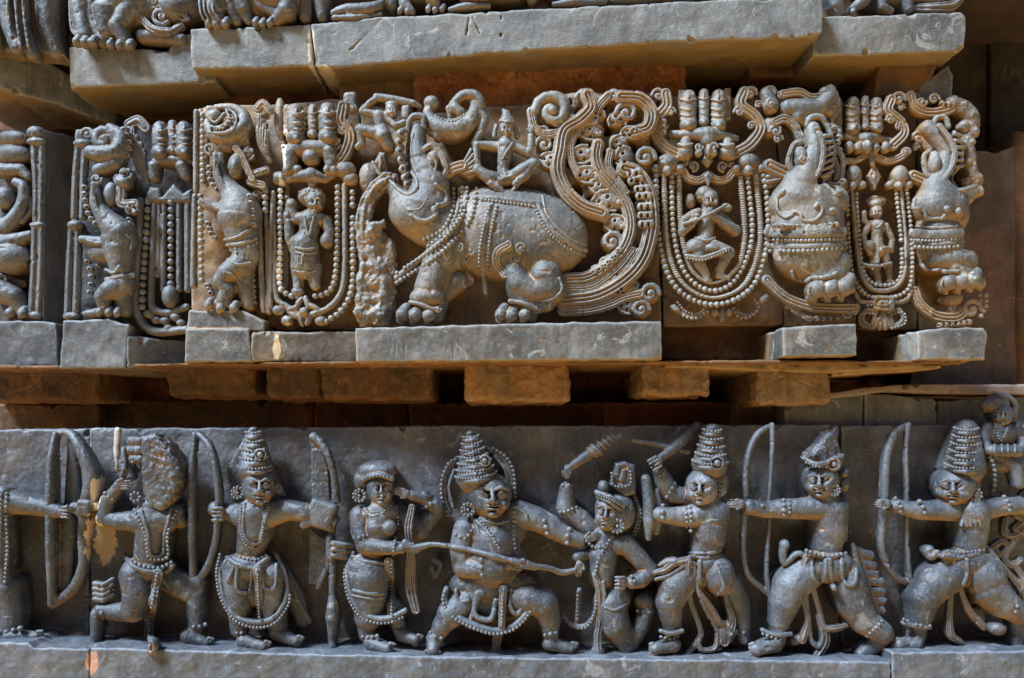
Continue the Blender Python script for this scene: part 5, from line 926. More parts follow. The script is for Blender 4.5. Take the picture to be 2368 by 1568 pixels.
    S = Sc(1.8, 3); S.s([(465, 165, 40, 34), (450, 240, 50, 36), (520, 305, 60, 56), (610, 310, 60, 62), (690, 260, 55, 50), (715, 190, 50, 36), (690, 130, 40, 26)]); S.s([(590, 170, 60, 26), (640, 120, 60, 28), (710, 115, 60, 28), (750, 165, 60, 24), (745, 200, 50, 16)]); S.e(465, 160, 50, 44, 40, 36)
    S.c([(600, 190, 70, 30), (630, 215, 70, 30)]); S.c([(560, 190, 60, 16), (570, 240, 60, 14)]); S.c([(725, 190, 60, 22), (770, 250, 60, 24), (740, 330, 60, 24), (710, 390, 60, 22)]); S.e(500, 340, 60, 30, 40, 34); S.c([(500, 340, 60, 24), (450, 320, 60, 18)]); S.bake('body', m, t)
    b = Beads(); b.line([(490, 235), (540, 262), (600, 262), (650, 230)], r=9); b.bake('bead_strand', m, t)
    # --- seated rider
    at('M4', 20); t = root('carved_rider', 'seated rider in a pointed hat with one palm raised on the beast back', 'relief figure', 180, 670, 'small riders above the big sea beast')
    S = Sc(1.6, 3); S.c([(175, 400, 70, 48), (170, 470, 75, 40), (158, 540, 75, 32), (175, 590, 75, 42)]); S.c([(175, 360, 75, 20), (175, 390, 75, 30)])
    S.c([(130, 410, 70, 28), (60, 400, 75, 24), (10, 400, 80, 22)]); S.c([(10, 400, 80, 22), (5, 470, 85, 20), (20, 530, 90, 20)]); S.c([(225, 405, 70, 26), (300, 445, 75, 24), (320, 420, 80, 20), (318, 350, 80, 18)]); hand(S, 316, 320, 85, -90, 38, .2)
    S.c([(150, 600, 80, 36), (60, 570, 90, 32), (10, 540, 90, 26)]); S.c([(40, 560, 95, 26), (100, 620, 100, 24), (150, 655, 100, 16)]); S.c([(200, 590, 80, 36), (270, 540, 100, 34), (330, 505, 110, 30)]); S.c([(335, 510, 110, 28), (290, 570, 105, 26), (230, 620, 105, 20)]); foot(S, 120, 650, 165, 668, 100, 105, 14); foot(S, 240, 630, 215, 660, 100, 105, 14)
    head(S, 178, 300, 75, 40, 48, .05); S.bake('body', m, t)
    S = Sc(1.6, 2); S.c([(178, 270, 70, 42), (178, 225, 60, 24), (165, 205, 55, 12)]); S.s([(140, 262, 90, 7), (178, 268, 116, 8), (216, 262, 90, 7)]); S.s([(140, 244, 80, 6), (178, 246, 100, 7), (214, 244, 80, 6)]); S.s([(225, 290, 60, 14), (240, 350, 60, 16)]); S.s([(120, 290, 60, 12), (110, 350, 60, 14)]); S.bake('hat', m, t)
    S = Sc(1.6, 1.5); S.on([(130, 385, 6), (150, 480, 7), (178, 440, 6), (215, 385, 6)], 2); S.on([(135, 575, 8), (180, 582, 8), (215, 570, 8)], 2); S.bake('necklace', m, t)

def garland_flute():
    m = mids; at('M5', 14); t = root('carved_garland', 'garland of four nested ropes hanging under a lion mask around the flute player', 'relief ornament', 430, 1320, 'rope garlands of the middle frieze')
    S = Sc(1.8, 3)
    trio(S, [(290, 80, 285, 42), (378, 75, 270, 28), (462, 78, 290, 40)]); S.b(250, 170, 10, 20, 80, 20); S.b(510, 170, 10, 20, 90, 20)
    S.c([(190, 340, 20, 22), (290, 340, 60, 26), (400, 340, 80, 44), (480, 345, 60, 28), (560, 365, 20, 20)]); S.e(400, 370, 80, 44, 50, 44)
    for x in (275, 510): S.c([(x, 390, 60, 34), (x, 440, 70, 44)]); S.s([(x-40, 395, 90, 8), (x, 405, 115, 9), (x+40, 395, 90, 8)]); S.e(x-25 if x < 400 else x+25, 465, 70, 24, 22, 22)
    for x in (350, 435): spiral(S, x, 410, 110, 30, 1 if x < 400 else -1, 0); S.e(x, 445, 100, 22, 20, 20)
    S.e(405, 430, 110, 18, 34, 26)
    S.poly([(400, 440), (435, 485), (402, 530), (368, 485)], 20, 70, rd=5); S.poly([(405, 540), (435, 575), (405, 640), (380, 575)], 20, 80, rd=5); S.e(402, 485, 72, 12, 14, 12)
    for s_ in (-1, 1):
        X = lambda v: 403+s_*v
        band(S, [(X(150), 540), (X(110), 590), (X(50), 600), (X(0), 570)], 24, 50, (3, .5)); spiral(S, X(85), 520, 55, 38, s_, 90); spiral(S, X(125), 500, 55, 28, s_, 0)
    band(S, [(160, 110), (165, 180), (110, 250), (100, 330), (150, 410), (230, 460)], 34, 50, (3, .5)); spiral(S, 120, 115, 55, 46, 1, 180); spiral(S, 190, 210, 60, 34, -1, 0); spiral(S, 150, 290, 60, 30, 1, 0); leafrow(S, [(150, 250), (150, 340)], 18, 70, 3)
    band(S, [(610, 100), (590, 170), (670, 240), (700, 310), (640, 400), (550, 450)], 34, 50, (3, .5)); spiral(S, 645, 105, 55, 46, -1, 0); spiral(S, 580, 210, 60, 36, 1, 180); spiral(S, 650, 290, 60, 30, -1, 0); spiral(S, 690, 170, 55, 30, -1, 0)
    for x in (170, 632): S.e(x, 500, 50, 62, 48, 50); S.e(x-70, 535, 60, 26, 24, 26); S.e(x, 545, 90, 26, 26, 26); S.e(x+70, 535, 60, 26, 24, 26); S.poly([(x-90, 530), (x+90, 530), (x+70, 570), (x-70, 570)], 0, 60, rd=8)
    for i in range(5): S.on([(150+i*10, 470, 5), (140+i*15, 520, 5)], 2); S.on([(612+i*10, 470, 5), (602+i*15, 520, 5)], 2)
    S.bake('canopy', m, t)
    b = Beads()
    b.line([(105, 575, 60), (108, 700, 60), (122, 930, 65), (175, 1140, 70), (275, 1262, 75), (430, 1312, 80), (590, 1265, 75), (690, 1150, 70), (742, 930, 65), (738, 700, 60), (718, 575, 60)], r=17, gap=1.9)
    b.line([(195, 580, 50), (205, 880, 55), (248, 1080, 60), (325, 1190, 65), (430, 1232, 68), (535, 1192, 65), (610, 1080, 60), (655, 900, 55), (630, 585, 50)], r=16, gap=1.9); b.bake('bead_strand', m, t); b = Beads()
    b.line([(150, 575, 52), (162, 900, 58), (205, 1100, 62), (295, 1222, 66), (430, 1272, 70), (580, 1222, 66), (662, 1100, 62), (702, 900, 58), (675, 578, 52)], r=17, gap=.8, sq=(1, .55))
    b.line([(235, 580, 42), (248, 880, 50), (292, 1070, 55), (350, 1155, 60), (430, 1188, 62), (515, 1150, 60), (588, 1060, 55), (610, 880, 50), (587, 585, 42)], r=17, gap=.8, sq=(1, .55)); b.bake('twisted_rope', m, t)
    b = Beads(); b.line([(210, 1320), (255, 1370), (330, 1390), (400, 1350)], r=11, h=30); b.line([(230, 1300), (275, 1350), (340, 1362), (390, 1330)], r=8, h=30); b.line([(545, 1330), (580, 1380), (640, 1380), (690, 1330), (670, 1280)], r=11, h=30); b.bake('bead_strand', m, t)
    S = Sc(1.7, 2); S.e(480, 1370, 30, 20, 46, 26); S.e(440, 1355, 30, 22, 26, 26); S.e(520, 1355, 30, 22, 26, 26); S.e(215, 1335, 30, 32, 20, 24, 30); S.e(720, 1275, 30, 40, 22, 26, -30); S.s([(250, 1360, 20, 12), (330, 1378, 20, 12), (400, 1345, 20, 12)]); S.s([(550, 1340, 20, 12), (620, 1372, 20, 12), (680, 1340, 20, 12)]); S.bake('pendant', m, t)
    t = root('carved_flute_player', 'small cross-legged flute player dancing inside the rope garland', 'relief figure', 400, 1170, None)
    S = Sc(1.5, 3); S.c([(395, 820, 40, 48), (390, 900, 45, 42), (375, 950, 45, 50)]); S.e(335, 985, 55, 66, 52, 52); S.c([(345, 1010, 55, 46), (350, 1070, 70, 34), (390, 1140, 70, 22)]); S.c([(420, 980, 50, 46), (520, 1015, 70, 36)]); S.c([(515, 1020, 70, 34), (480, 1090, 65, 28), (465, 1140, 60, 24)]); foot(S, 390, 1145, 400, 1175, 70, 75, 22); foot(S, 460, 1145, 530, 1160, 65, 70, 20)
    S.c([(340, 790, 45, 32), (270, 830, 50, 30), (255, 900, 55, 26)]); S.c([(260, 890, 60, 26), (310, 850, 75, 24), (340, 810, 85, 20)]); hand(S, 320, 810, 90, 70, 34, .4); S.c([(450, 800, 45, 34), (560, 890, 50, 30)]); S.c([(560, 885, 55, 28), (500, 850, 70, 26), (440, 800, 85, 22)]); hand(S, 430, 790, 95, 230, 34, .4); S.c([(400, 750, 45, 28), (400, 790, 45, 34)])
    head(S, 415, 710, 55, 48, 52, .2, tilt=-8); S.e(385, 680, 40, 52, 46, 44); S.e(300, 720, 10, 32, 44, 26); S.e(500, 760, 30, 40, 26, 24); S.bake('body', m, t)
    S = Sc(1.5, 1.5); S.c([(505, 740, 90, 10), (440, 780, 105, 10), (330, 830, 105, 10), (265, 850, 90, 9)], back=1); S.bake('flute', m, t)
    S = Sc(1.5, 2); S.s([(280, 1030, 100, 11), (380, 1040, 120, 12), (520, 990, 100, 11)]); S.on([(330, 930, 9), (400, 945, 9), (440, 930, 9)], 2); S.on([(350, 930, 9), (390, 1000, 9)], 3); S.e(430, 985, 80, 50, 26, 30); S.bake('belt', m, t); b = Beads(); b.line([(285, 1045, 105), (380, 1055, 125), (520, 1000, 105)], r=8); b.bake('bead_strand', m, t)

def yali():
    m = mids; at('M6', 20); t = root('carved_sea_beast', 'dark grey rearing sea beast with comb of teeth right of the flute player', 'relief animal', 380, 1400, 'sea beasts of the middle frieze')
    S = Sc(1.8, 4); S.c([(355, 310, 80, 42), (372, 420, 90, 52), (345, 520, 90, 75), (290, 630, 80, 110), (270, 700, 70, 140)], back=.3); S.e(320, 740, 70, 215, 140, 130); S.e(470, 720, 70, 90, 90, 90); S.c([(420, 640, 60, 40), (440, 560, 60, 30), (480, 400, 60, 22)])
    S.c([(325, 800, 60, 205), (325, 900, 60, 208), (330, 985, 60, 205)], fl=.7); S.e(360, 1090, 60, 185, 90, 120); S.c([(380, 1130, 90, 80), (480, 1140, 100, 70)]); S.e(500, 1080, 80, 70, 90, 80)
    toes(S, [(375, 1235), (455, 1232), (530, 1225)], 54, 110); S.c([(540, 1170, 100, 40), (570, 1220, 90, 30)]); S.s([(395, 560, 130, 26), (375, 620, 130, 34), (400, 665, 130, 34), (470, 650, 130, 24)], sign=-1, k=2, back=1); S.bake('body', m, t)
    S = Sc(1.7, 2); band(S, [(385, 305), (410, 370), (420, 440), (395, 550), (335, 630), (345, 690), (420, 705), (520, 665)], 15, 165, (2, .5)); S.s([(325, 285, 90, 14), (345, 245, 95, 17), (400, 240, 100, 18), (440, 290, 100, 16), (470, 370, 110, 12), (480, 460, 110, 10), (455, 560, 115, 10), (420, 600, 120, 10)])
    for i in range(7): S.c([(425-i*2, 350+i*38, 130, 13), (468+i*1, 345+i*34, 118, 9)], k=1)
    band(S, [(300, 380), (250, 400), (220, 500), (260, 560), (310, 540)], 16, 120, (2, .5)); S.e(290, 480, 115, 40, 74, 40, -8); spiral(S, 305, 480, 150, 32, 1, 0); band(S, [(110, 520), (160, 545), (230, 575)], 40, 70, (3, .4)); S.poly([(90, 510), (180, 520), (190, 620), (100, 650)], 0, 60, rd=8)
    for i in range(4): S.c([(100, 520+i*30, 66, 11), (170, 540+i*18, 76, 9)], k=1)
    S.on([(190, 665, 16), (158, 700, 9), (158, 770, 9), (200, 812, 9), (235, 800, 9), (255, 780, 10), (290, 795, 10), (300, 828, 9), (360, 832, 9), (400, 800, 9), (412, 760, 9), (390, 735, 12), (372, 752, 12)], 4); leafrow(S, [(130, 860), (330, 862), (510, 850)], 16, snap(330, 860)-4, 12); S.on([(430, 860, 8), (330, 868, 8), (180, 850, 8)], 3); S.e(470, 775, snap(470, 775)+2, 22, 20, 18)
    band(S, [(110, 895), (300, 900), (450, 895), (525, 895)], 30, None, (1, .2), .5); band(S, [(110, 975), (300, 978), (450, 972), (545, 960)], 14, None, (1, .2))
    for i in range(10): S.e(140+i*42, 900, snap(140+i*42, 900)+6, 7, 8, 14, sign=-1, k=1); S.s([(145+i*42, 880, snap(145+i*42, 885)+6, 7), (165+i*42, 868, snap(165+i*42, 875)+6, 8)], k=1)
    S.on([(240, 1120, 10), (255, 1160, 10), (320, 1175, 11), (350, 1160, 14), (420, 1155, 13), (490, 1130, 11)], 4)
    band(S, [(95, 1170), (140, 1220), (220, 1280), (340, 1320), (470, 1330), (600, 1330)], 30, 70, (3, .5)); band(S, [(220, 1320), (300, 1370), (345, 1390)], 18, 60, (2, .5)); leafrow(S, [(365, 1390), (510, 1390)], 18, 70, 4); spiral(S, 560, 1360, 70, 50, -1, 0); spiral(S, 560, 1310, 60, 34, 1, 0)
    S.c([(95, 110, 40, 40), (120, 180, 50, 44)]); spiral(S, 120, 100, 60, 44, 1, 180); spiral(S, 120, 165, 80, 40, -1, 0); spiral(S, 175, 110, 60, 30, 1, 0); band(S, [(190, 110), (280, 100), (340, 130), (400, 130)], 26, 60, (3, .5)); spiral(S, 150, 320, 60, 44, 1, 180); spiral(S, 160, 365, 60, 34, -1, 0); band(S, [(140, 270), (200, 250), (260, 300), (290, 370)], 26, 60, (3, .5)); S.e(120, 300, 20, 50, 60, 40)
    for pp in ([(510, 430), (490, 420), (530, 480), (520, 590)], [(480, 480), (500, 540), (490, 600)]): band(S, pp, 16, 70, (2, .5))
    leafrow(S, [(440, 620), (500, 630), (540, 600)], 22, 90, 5); leafrow(S, [(470, 290), (510, 340), (490, 400)], 22, 60, 4); spiral(S, 470, 300, 60, 40, 1, 0); S.bake('trappings', m, t)
    b = Beads(); b.line([(115, 940), (300, 945), (450, 938), (540, 935)], r=11, gap=2, off=3); b.line([(115, 1005), (300, 1005), (450, 995), (545, 985)], r=13, gap=2, off=3); b.bake('bead_strand', m, t)
    t = root('carved_lying_beast', 'plump headless-looking beast lying on top of the dark sea beast, head lifted', 'relief animal', 320, 260, None)
    S = Sc(1.8, 4); S.s([(215, 190, 40, 50), (300, 195, 50, 58), (380, 190, 50, 54), (440, 140, 55, 46), (455, 90, 55, 34)]); S.e(430, 95, 60, 34, 26, 30); S.c([(440, 200, 50, 40), (490, 160, 50, 26)]); S.c([(280, 235, 40, 60), (300, 250, 40, 50)]); S.c([(480, 110, 50, 24), (500, 190, 40, 22), (460, 260, 40, 20)]); S.bake('body', m, t)

def garland_small():
    m = mids; at('M7', 0); t = root('carved_garland', 'narrow garland of beaded ropes tied with a square clasp around the tiny standing woman', 'relief ornament', 220, 1160, 'rope garlands of the middle frieze')
    S = Sc(1.7, 3); trio(S, [(-5, 110, 290, 26), (80, 110, 285, 34), (145, 105, 275, 20), (203, 112, 280, 30)])
    S.c([(10, 325, 20, 18), (100, 330, 50, 26), (155, 335, 70, 34), (210, 335, 50, 24), (290, 350, 20, 16)])
    for x in (60, 110, 195, 250): S.e(x, 380, 60, 26, 32, 30)
    S.e(155, 375, 80, 24, 34, 30); band(S, [(30, 450), (90, 450), (145, 420)], 18, 50, (3, .5)); band(S, [(200, 430), (270, 450), (330, 430), (365, 400)], 20, 50, (3, .5)); spiral(S, 355, 405, 55, 30, -1, 0); S.c([(175, 410, 60, 16), (185, 470, 60, 12)])
    S.poly([(195, 460), (232, 530), (200, 600), (160, 525)], 0, 55, rd=4); S.poly([(195, 485), (217, 530), (198, 572), (175, 525)], 55, 80, rd=3, sign=-1, k=1); S.poly([(195, 500), (208, 530), (197, 555), (184, 527)], 40, 60, rd=3)
    band(S, [(280, 130), (265, 190), (330, 250), (345, 310), (290, 370)], 28, 50, (3, .5)); spiral(S, 320, 125, 50, 44, -1, 0); spiral(S, 275, 235, 60, 30, 1, 180); spiral(S, 335, 170, 50, 26, -1, 0); spiral(S, 320, 270, 60, 26, -1, 0)
    for x in (80, 322): S.e(x, 530, 40, 46, 56, 44); S.e(x-46, 575, 50, 24, 22, 22); S.e(x, 580, 75, 20, 20, 20); S.e(x+46, 575, 50, 24, 22, 22)
    S.s([(75, 600, 50, 10), (95, 850, 50, 10), (120, 1030, 55, 11), (170, 1110, 60, 12), (240, 1130, 60, 12), (310, 1105, 60, 12), (350, 1030, 55, 11), (355, 850, 50, 10), (332, 590, 50, 10)])
    S.b(238, 1195, 60, 52, 38, 24, 3, 4); S.b(238, 1195, 84, 38, 26, 12, 3, 3, sign=-1, k=1); S.b(238, 1195, 76, 24, 15, 14, 3, 3, k=1); S.b(238, 1195, 92, 10, 6, 12, 3, 2, sign=-1, k=1)
    for a in (60, 80, 100, 120): S.c([(235, 1240, 50, 10), (235+80*math.cos(R(a)), 1240+85*math.sin(R(a)), 50, 14)]); 
    for s_ in (-1, 1): S.s([(235+s_*30, 1240, 50, 12), (235+s_*85, 1230, 50, 13), (235+s_*105, 1280, 50, 13), (235+s_*60, 1310, 50, 13), (235+s_*40, 1260, 50, 12)]); S.s([(235+s_*55, 1190, 50, 12), (235+s_*120, 1180, 50, 13), (235+s_*150, 1130, 50, 12)])
    S.bake('canopy', m, t)
    b = Beads(); b.line([(48, 610, 45), (60, 900, 50), (85, 1060, 52), (150, 1150, 58), (235, 1165, 60), (330, 1150, 58), (385, 1080, 52), (388, 850, 50), (360, 600, 45)], r=12, gap=2); b.line([(98, 620, 45), (115, 900, 50), (140, 1040, 52), (190, 1092, 56), (240, 1100, 56), (300, 1090, 56), (335, 1030, 52), (332, 850, 50), (305, 600, 45)], r=12, gap=2)
    for s_ in (-1, 1): b.line([(235+s_*50, 1250, 60), (235+s_*110, 1245, 60), (235+s_*118, 1300, 60), (235+s_*50, 1325, 60)], r=8); b.line([(235+s_*60, 1205, 60), (235+s_*140, 1200, 60), (235+s_*160, 1140, 60)], r=8)
    b.bake('bead_strand', m, t)
    t = root('carved_lady', 'tiny standing woman with conical hair inside the narrow garland', 'relief figure', 210, 1090, None)
    S = Sc(1.4, 2.5); S.c([(208, 790, 40, 38), (205, 850, 42, 28), (210, 920, 42, 38)]); S.c([(190, 940, 42, 26), (195, 1010, 42, 20), (215, 1080, 45, 15)]); S.c([(240, 940, 42, 26), (265, 1010, 42, 20), (270, 1070, 42, 15)]); foot(S, 215, 1085, 235, 1105, 45, 50, 13); foot(S, 265, 1080, 290, 1085, 45, 50, 13)
    S.c([(165, 790, 42, 18), (135, 840, 45, 16), (150, 900, 60, 14), (170, 930, 60, 14)]); S.c([(165, 785, 42, 14), (140, 760, 45, 13), (140, 720, 50, 12)]); S.c([(250, 790, 42, 18), (285, 860, 45, 16), (280, 915, 50, 15), (240, 905, 65, 13)]); head(S, 205, 715, 42, 29, 34, .1); S.e(203, 675, 38, 34, 24, 32); S.e(203, 660, 20, 52, 30, 16); S.e(170, 890, 65, 28, 26, 22); S.c([(210, 840, 60, 12), (210, 980, 70, 11)]); S.bake('body', m, t)
    S = Sc(1.4, 1.5); S.s([(140, 990, 70, 8), (200, 1000, 85, 9), (280, 985, 70, 8)]); S.on([(175, 765, 5), (205, 800, 5), (240, 765, 5)], 2); S.bake('belt', m, t); b = Beads(); b.line([(140, 1002, 72), (200, 1015, 88), (280, 998, 72)], r=7); b.bake('bead_strand', m, t)

def last_beast():
    m = mids; at('M7', -10); t = root('carved_sea_beast', 'broken-snouted sea beast with a jagged weathered edge, rightmost of the beasts', 'relief animal', 560, 1300, 'sea beasts of the middle frieze')
    S = Sc(1.8, 4); S.s([(470, 280, 70, 42), (530, 330, 80, 50), (570, 410, 80, 52), (545, 510, 80, 56), (520, 590, 80, 80), (530, 660, 70, 110)], back=.3); S.e(530, 690, 60, 145, 120, 120); S.c([(600, 680, 60, 70), (690, 620, 60, 40), (735, 600, 60, 24)]); S.e(620, 740, 60, 60, 80, 70)
    S.c([(520, 830, 50, 125), (520, 900, 50, 125)], fl=.8); S.e(560, 970, 50, 145, 75, 100); S.e(660, 980, 50, 66, 70, 70); S.c([(600, 1010, 80, 60), (690, 1060, 80, 44), (740, 1090, 70, 34)]); toes(S, [(575, 1095), (640, 1090), (700, 1085)], 42, 90); S.e(600, 1170, 50, 50, 40, 50); S.s([(590, 520, 130, 22), (590, 570, 130, 26), (650, 585, 130, 20)], sign=-1, k=2, back=1); S.bake('body', m, t)
    S = Sc(1.8, 2.5, noise=((6, 2.2), (3, 1.0))); S.s([(600, 150, 40, 40), (670, 190, 45, 44), (700, 250, 45, 42), (680, 330, 45, 34), (690, 420, 45, 30), (695, 500, 50, 34), (720, 560, 50, 36)]); 
    for x, y, r in ((650, 160, 30), (700, 210, 34), (712, 300, 30), (660, 270, 30), (650, 370, 24), (680, 460, 26), (735, 540, 26), (740, 610, 26), (665, 560, 26), (700, 350, 22)): S.e(x, y, 62, r, r, r)
    S.bake('broken_edge', m, t)
    S = Sc(1.7, 2); S.s([(505, 260, 90, 12), (520, 225, 90, 14), (560, 225, 90, 15), (580, 270, 95, 13)]); band(S, [(535, 265), (590, 340), (612, 410), (595, 490), (548, 560), (560, 605), (640, 605), (720, 585)], 14, 150, (2, .5)); S.s([(610, 300, 100, 10), (650, 380, 105, 9), (640, 470, 105, 9), (600, 520, 110, 10)])
    for i in range(6): S.c([(612+i*2, 310+i*34, 120, 11), (650+i*1, 318+i*32, 108, 8)], k=1)
    band(S, [(480, 400), (455, 430), (470, 520), (510, 530)], 13, 110, (2, .5)); S.e(505, 460, 110, 32, 62, 36); band(S, [(395, 530), (440, 550), (490, 570)], 32, 60, (3, .4)); spiral(S, 425, 330, 50, 42, 1, 180); spiral(S, 410, 380, 50, 26, -1, 0); S.c([(440, 340, 40, 24), (480, 390, 50, 22)]); band(S, [(380, 110), (400, 170), (470, 200), (560, 190), (620, 160)], 28, 50, (3, .5)); spiral(S, 440, 140, 60, 34, 1, 0); spiral(S, 505, 125, 60, 34, -1, 0)
    leafrow(S, [(540, 150), (640, 160)], 22, 60, 4); S.on([(405, 650, 9), (398, 695, 9), (430, 700, 9), (450, 715, 9), (470, 750, 9), (540, 750, 9), (560, 735, 9)], 4); S.on([(420, 790, 8), (520, 800, 8), (620, 790, 8)], 3); S.e(572, 700, snap(572, 700)+2, 18, 18, 16); S.e(630, 712, snap(630, 712)+2, 18, 20, 16)
    band(S, [(400, 830), (520, 835), (640, 825)], 24, None, (1, .2), .5); band(S, [(400, 880), (520, 885), (655, 870)], 10, None, (1, .2)); S.on([(440, 990, 8), (470, 1020, 8), (540, 1020, 9), (570, 1030, 12), (630, 1025, 9)], 3)
    band(S, [(400, 1130), (430, 1200), (510, 1260), (610, 1270), (660, 1240)], 28, 60, (3, .5)); leafrow(S, [(520, 1310), (700, 1290)], 20, 60, 6); spiral(S, 700, 1225, 65, 62, -1, 0); spiral(S, 610, 1215, 60, 34, 1, 0); S.bake('trappings', m, t)
    b = Beads(); b.line([(405, 865), (520, 868), (650, 855)], r=9, gap=2, off=3); b.line([(405, 900), (520, 905), (650, 895)], r=11, gap=2, off=3); b.line([(735, 1050, 80), (770, 1110, 80), (775, 1200, 70), (750, 1260, 70)], r=13); b.line([(705, 1040, 100), (740, 1110, 95), (745, 1180, 90)], r=12); b.bake('bead_strand', m, t)

def left_panels():
    m = mids
    # cracked stone: its beast and its garland
    at('M2', 22); t = root('carved_sea_beast', 'rearing sea beast beside a beaded border, left of the pale broken line', 'relief animal', 330, 1250, 'sea beasts of the middle frieze')
    S = Sc(1.8, 4); S.s([(255, 400, 40, 30), (262, 500, 50, 44), (320, 600, 55, 64), (370, 680, 50, 100), (370, 740, 50, 120)]); S.e(365, 730, 40, 135, 125, 100); S.c([(280, 710, 50, 50), (200, 680, 50, 28), (150, 660, 50, 20)]); S.c([(380, 820, 45, 100), (400, 920, 45, 78)]); S.c([(415, 950, 50, 70), (370, 1010, 60, 66), (295, 1060, 68, 56), (262, 1100, 70, 46), (300, 1150, 66, 40), (275, 1215, 64, 38)], k=6); S.c([(400, 1020, 30, 60), (390, 1120, 20, 50), (420, 1240, 16, 40)], k=8); S.e(275, 1238, 40, 105, 30, 44); toes(S, [(190, 1245), (260, 1262), (335, 1262)], 26, 70)
    S.s([(180, 200, 20, 26), (230, 275, 40, 40), (310, 280, 44, 48), (385, 230, 44, 46), (390, 160, 30, 34), (330, 120, 20, 26), (240, 115, 10, 20)]); S.e(220, 170, 20, 50, 44, 30); S.c([(380, 260, 30, 34), (400, 320, 20, 26)]); S.c([(300, 330, 24, 46), (350, 320, 24, 40)]); S.bake('body', m, t)
    S = Sc(1.7, 2)
    for i in range(8): S.e(205+i*18, 240-abs(i-2)*3-(i > 4)*(i-4)*16, 84, 8, 13, 14, i*12, k=.5)
    S.s([(190, 255, 70, 8), (260, 262, 90, 9), (330, 240, 90, 9), (350, 170, 80, 8), (310, 125, 60, 8)]); leafrow(S, [(420, 600), (440, 700), (450, 800)], 20, 110, 5); leaf(S, 420, 380, 44, 34, -50, 1, 40); leaf(S, 470, 620, 36, 30, 60, 0, 30); leafrow(S, [(180, 760), (200, 820), (230, 870)], 18, 30, 4); spiral(S, 250, 330, 44, 30, -1, 0); leafrow(S, [(180, 1120), (210, 1180)], 20, 30, 3); leafrow(S, [(440, 1050), (450, 1240)], 18, 20, 6); S.on([(300, 980, 8), (360, 1010, 8), (430, 1000, 8)], 3); S.on([(280, 1050, 7), (330, 1070, 7), (360, 1110, 7)], 3)
    band(S, [(228, 380), (235, 470), (275, 560), (325, 620), (325, 680), (260, 695), (200, 670), (150, 645)], 14, 110, (2, .5)); leafrow(S, [(195, 440), (200, 520), (240, 580), (285, 610)], 19, 60, 6); band(S, [(350, 350), (385, 400), (420, 480), (440, 520)], 22, 70, (3, .5)); S.e(345, 450, 60, 44, 74, 40, 8); S.e(340, 450, 85, 22, 40, 24, 8); band(S, [(430, 500), (520, 470)], 20, 60, (2, .5)); band(S, [(430, 540), (500, 560)], 24, 60, (3, .5))
    S.s([(205, 225, 60, 10), (260, 225, 75, 10), (310, 180, 75, 10), (295, 130, 65, 10)]); S.e(230, 160, 50, 34, 34, 26); S.s([(180, 160, 60, 9), (230, 200, 70, 9), (280, 150, 70, 9)]); spiral(S, 200, 350, 50, 40, 1, 90); S.s([(390, 170, 50, 14), (420, 220, 50, 16), (390, 290, 50, 14), (370, 250, 50, 12)])
    for i in range(4): S.s([(480+i*14, 160+i*30, 30, 13), (475+i*14, 260+i*20, 40, 14), (490+i*12, 340+i*10, 36, 13), (540, 420, 30, 10)], prof=(2, .5))
    band(S, [(470, 120), (500, 90), (540, 130)], 22, 30); S.on([(285, 870, 9), (360, 850, 9), (440, 800, 9)], 3); S.on([(300, 900, 12), (380, 890, 12), (460, 860, 12)], 3)
    S.s([(122, 140, 30, 16), (118, 370, 30, 15), (118, 590, 30, 15)]); S.s([(112, 620, 30, 15), (106, 850, 30, 15), (104, 1130, 30, 18)]); S.s([(190, 230, 20, 9), (185, 400, 20, 9), (180, 560, 20, 9)]); S.s([(480, 700, 30, 15), (490, 1000, 30, 16), (505, 1270, 30, 18)]); S.s([(515, 580, 30, 12), (530, 1000, 30, 14), (535, 1280, 30, 16)]); S.s([(560, 600, 36, 13), (545, 900, 36, 13), (545, 1250, 36, 15)]); S.bake('trappings', m, t)
    b = Beads(); b.line([(158, 160, 32), (158, 540, 32)], r=17, gap=1.75); b.line([(145, 620, 34), (152, 1100, 34)], r=19, gap=1.85); b.line([(320, 925), (400, 915), (465, 885)], r=11, off=2); b.line([(300, 925), (350, 940)], r=9); b.bake('bead_strand', m, t)
    at('M2', 14); t = root('carved_garland', 'battered bead garland right of the pale broken line, a flower at its foot', 'relief ornament', 760, 1330, 'rope garlands of the middle frieze')
    S = Sc(1.8, 3); trio(S, [(690, 85, 290, 46), (785, 90, 270, 28), (870, 80, 285, 46)]); S.e(775, 350, 40, 150, 48, 60); S.c([(660, 380, 50, 46), (655, 460, 55, 34)]); S.c([(880, 370, 50, 46), (890, 440, 55, 34)]); S.e(775, 400, 55, 50, 50, 50); S.c([(620, 520, 30, 24), (700, 510, 50, 26), (775, 500, 70, 42), (850, 520, 50, 24), (900, 500, 30, 20)]); S.e(780, 545, 60, 24, 30, 26)
    for x in (640, 700, 870, 905): S.e(x, 470, 62, 26, 28, 26)
    S.s([(640, 120, 30, 22), (640, 260, 30, 20)]); band(S, [(960, 110), (950, 200), (1000, 270), (980, 360), (940, 420)], 34, 50, (3, .5)); spiral(S, 1000, 120, 40, 40, -1, 0); spiral(S, 950, 240, 60, 32, 1, 0); spiral(S, 980, 200, 60, 26, 1, 0); S.b(1000, 90, 20, 40, 60, 30, 0, 10); S.e(600, 180, 0, 34, 120, 34); leafrow(S, [(620, 330), (640, 430)], 20, 50, 4); leafrow(S, [(735, 130), (735, 250)], 16, 50, 4); leafrow(S, [(830, 130), (830, 250)], 16, 50, 4); leaf(S, 915, 320, 40, 34, -40, 1, 44); leafrow(S, [(640, 620), (640, 640)], 16, 34, 1)
    S.e(970, 470, 40, 62, 50, 44); S.e(1000, 520, 40, 46, 40, 36); S.e(600, 520, 40, 50, 40, 40)
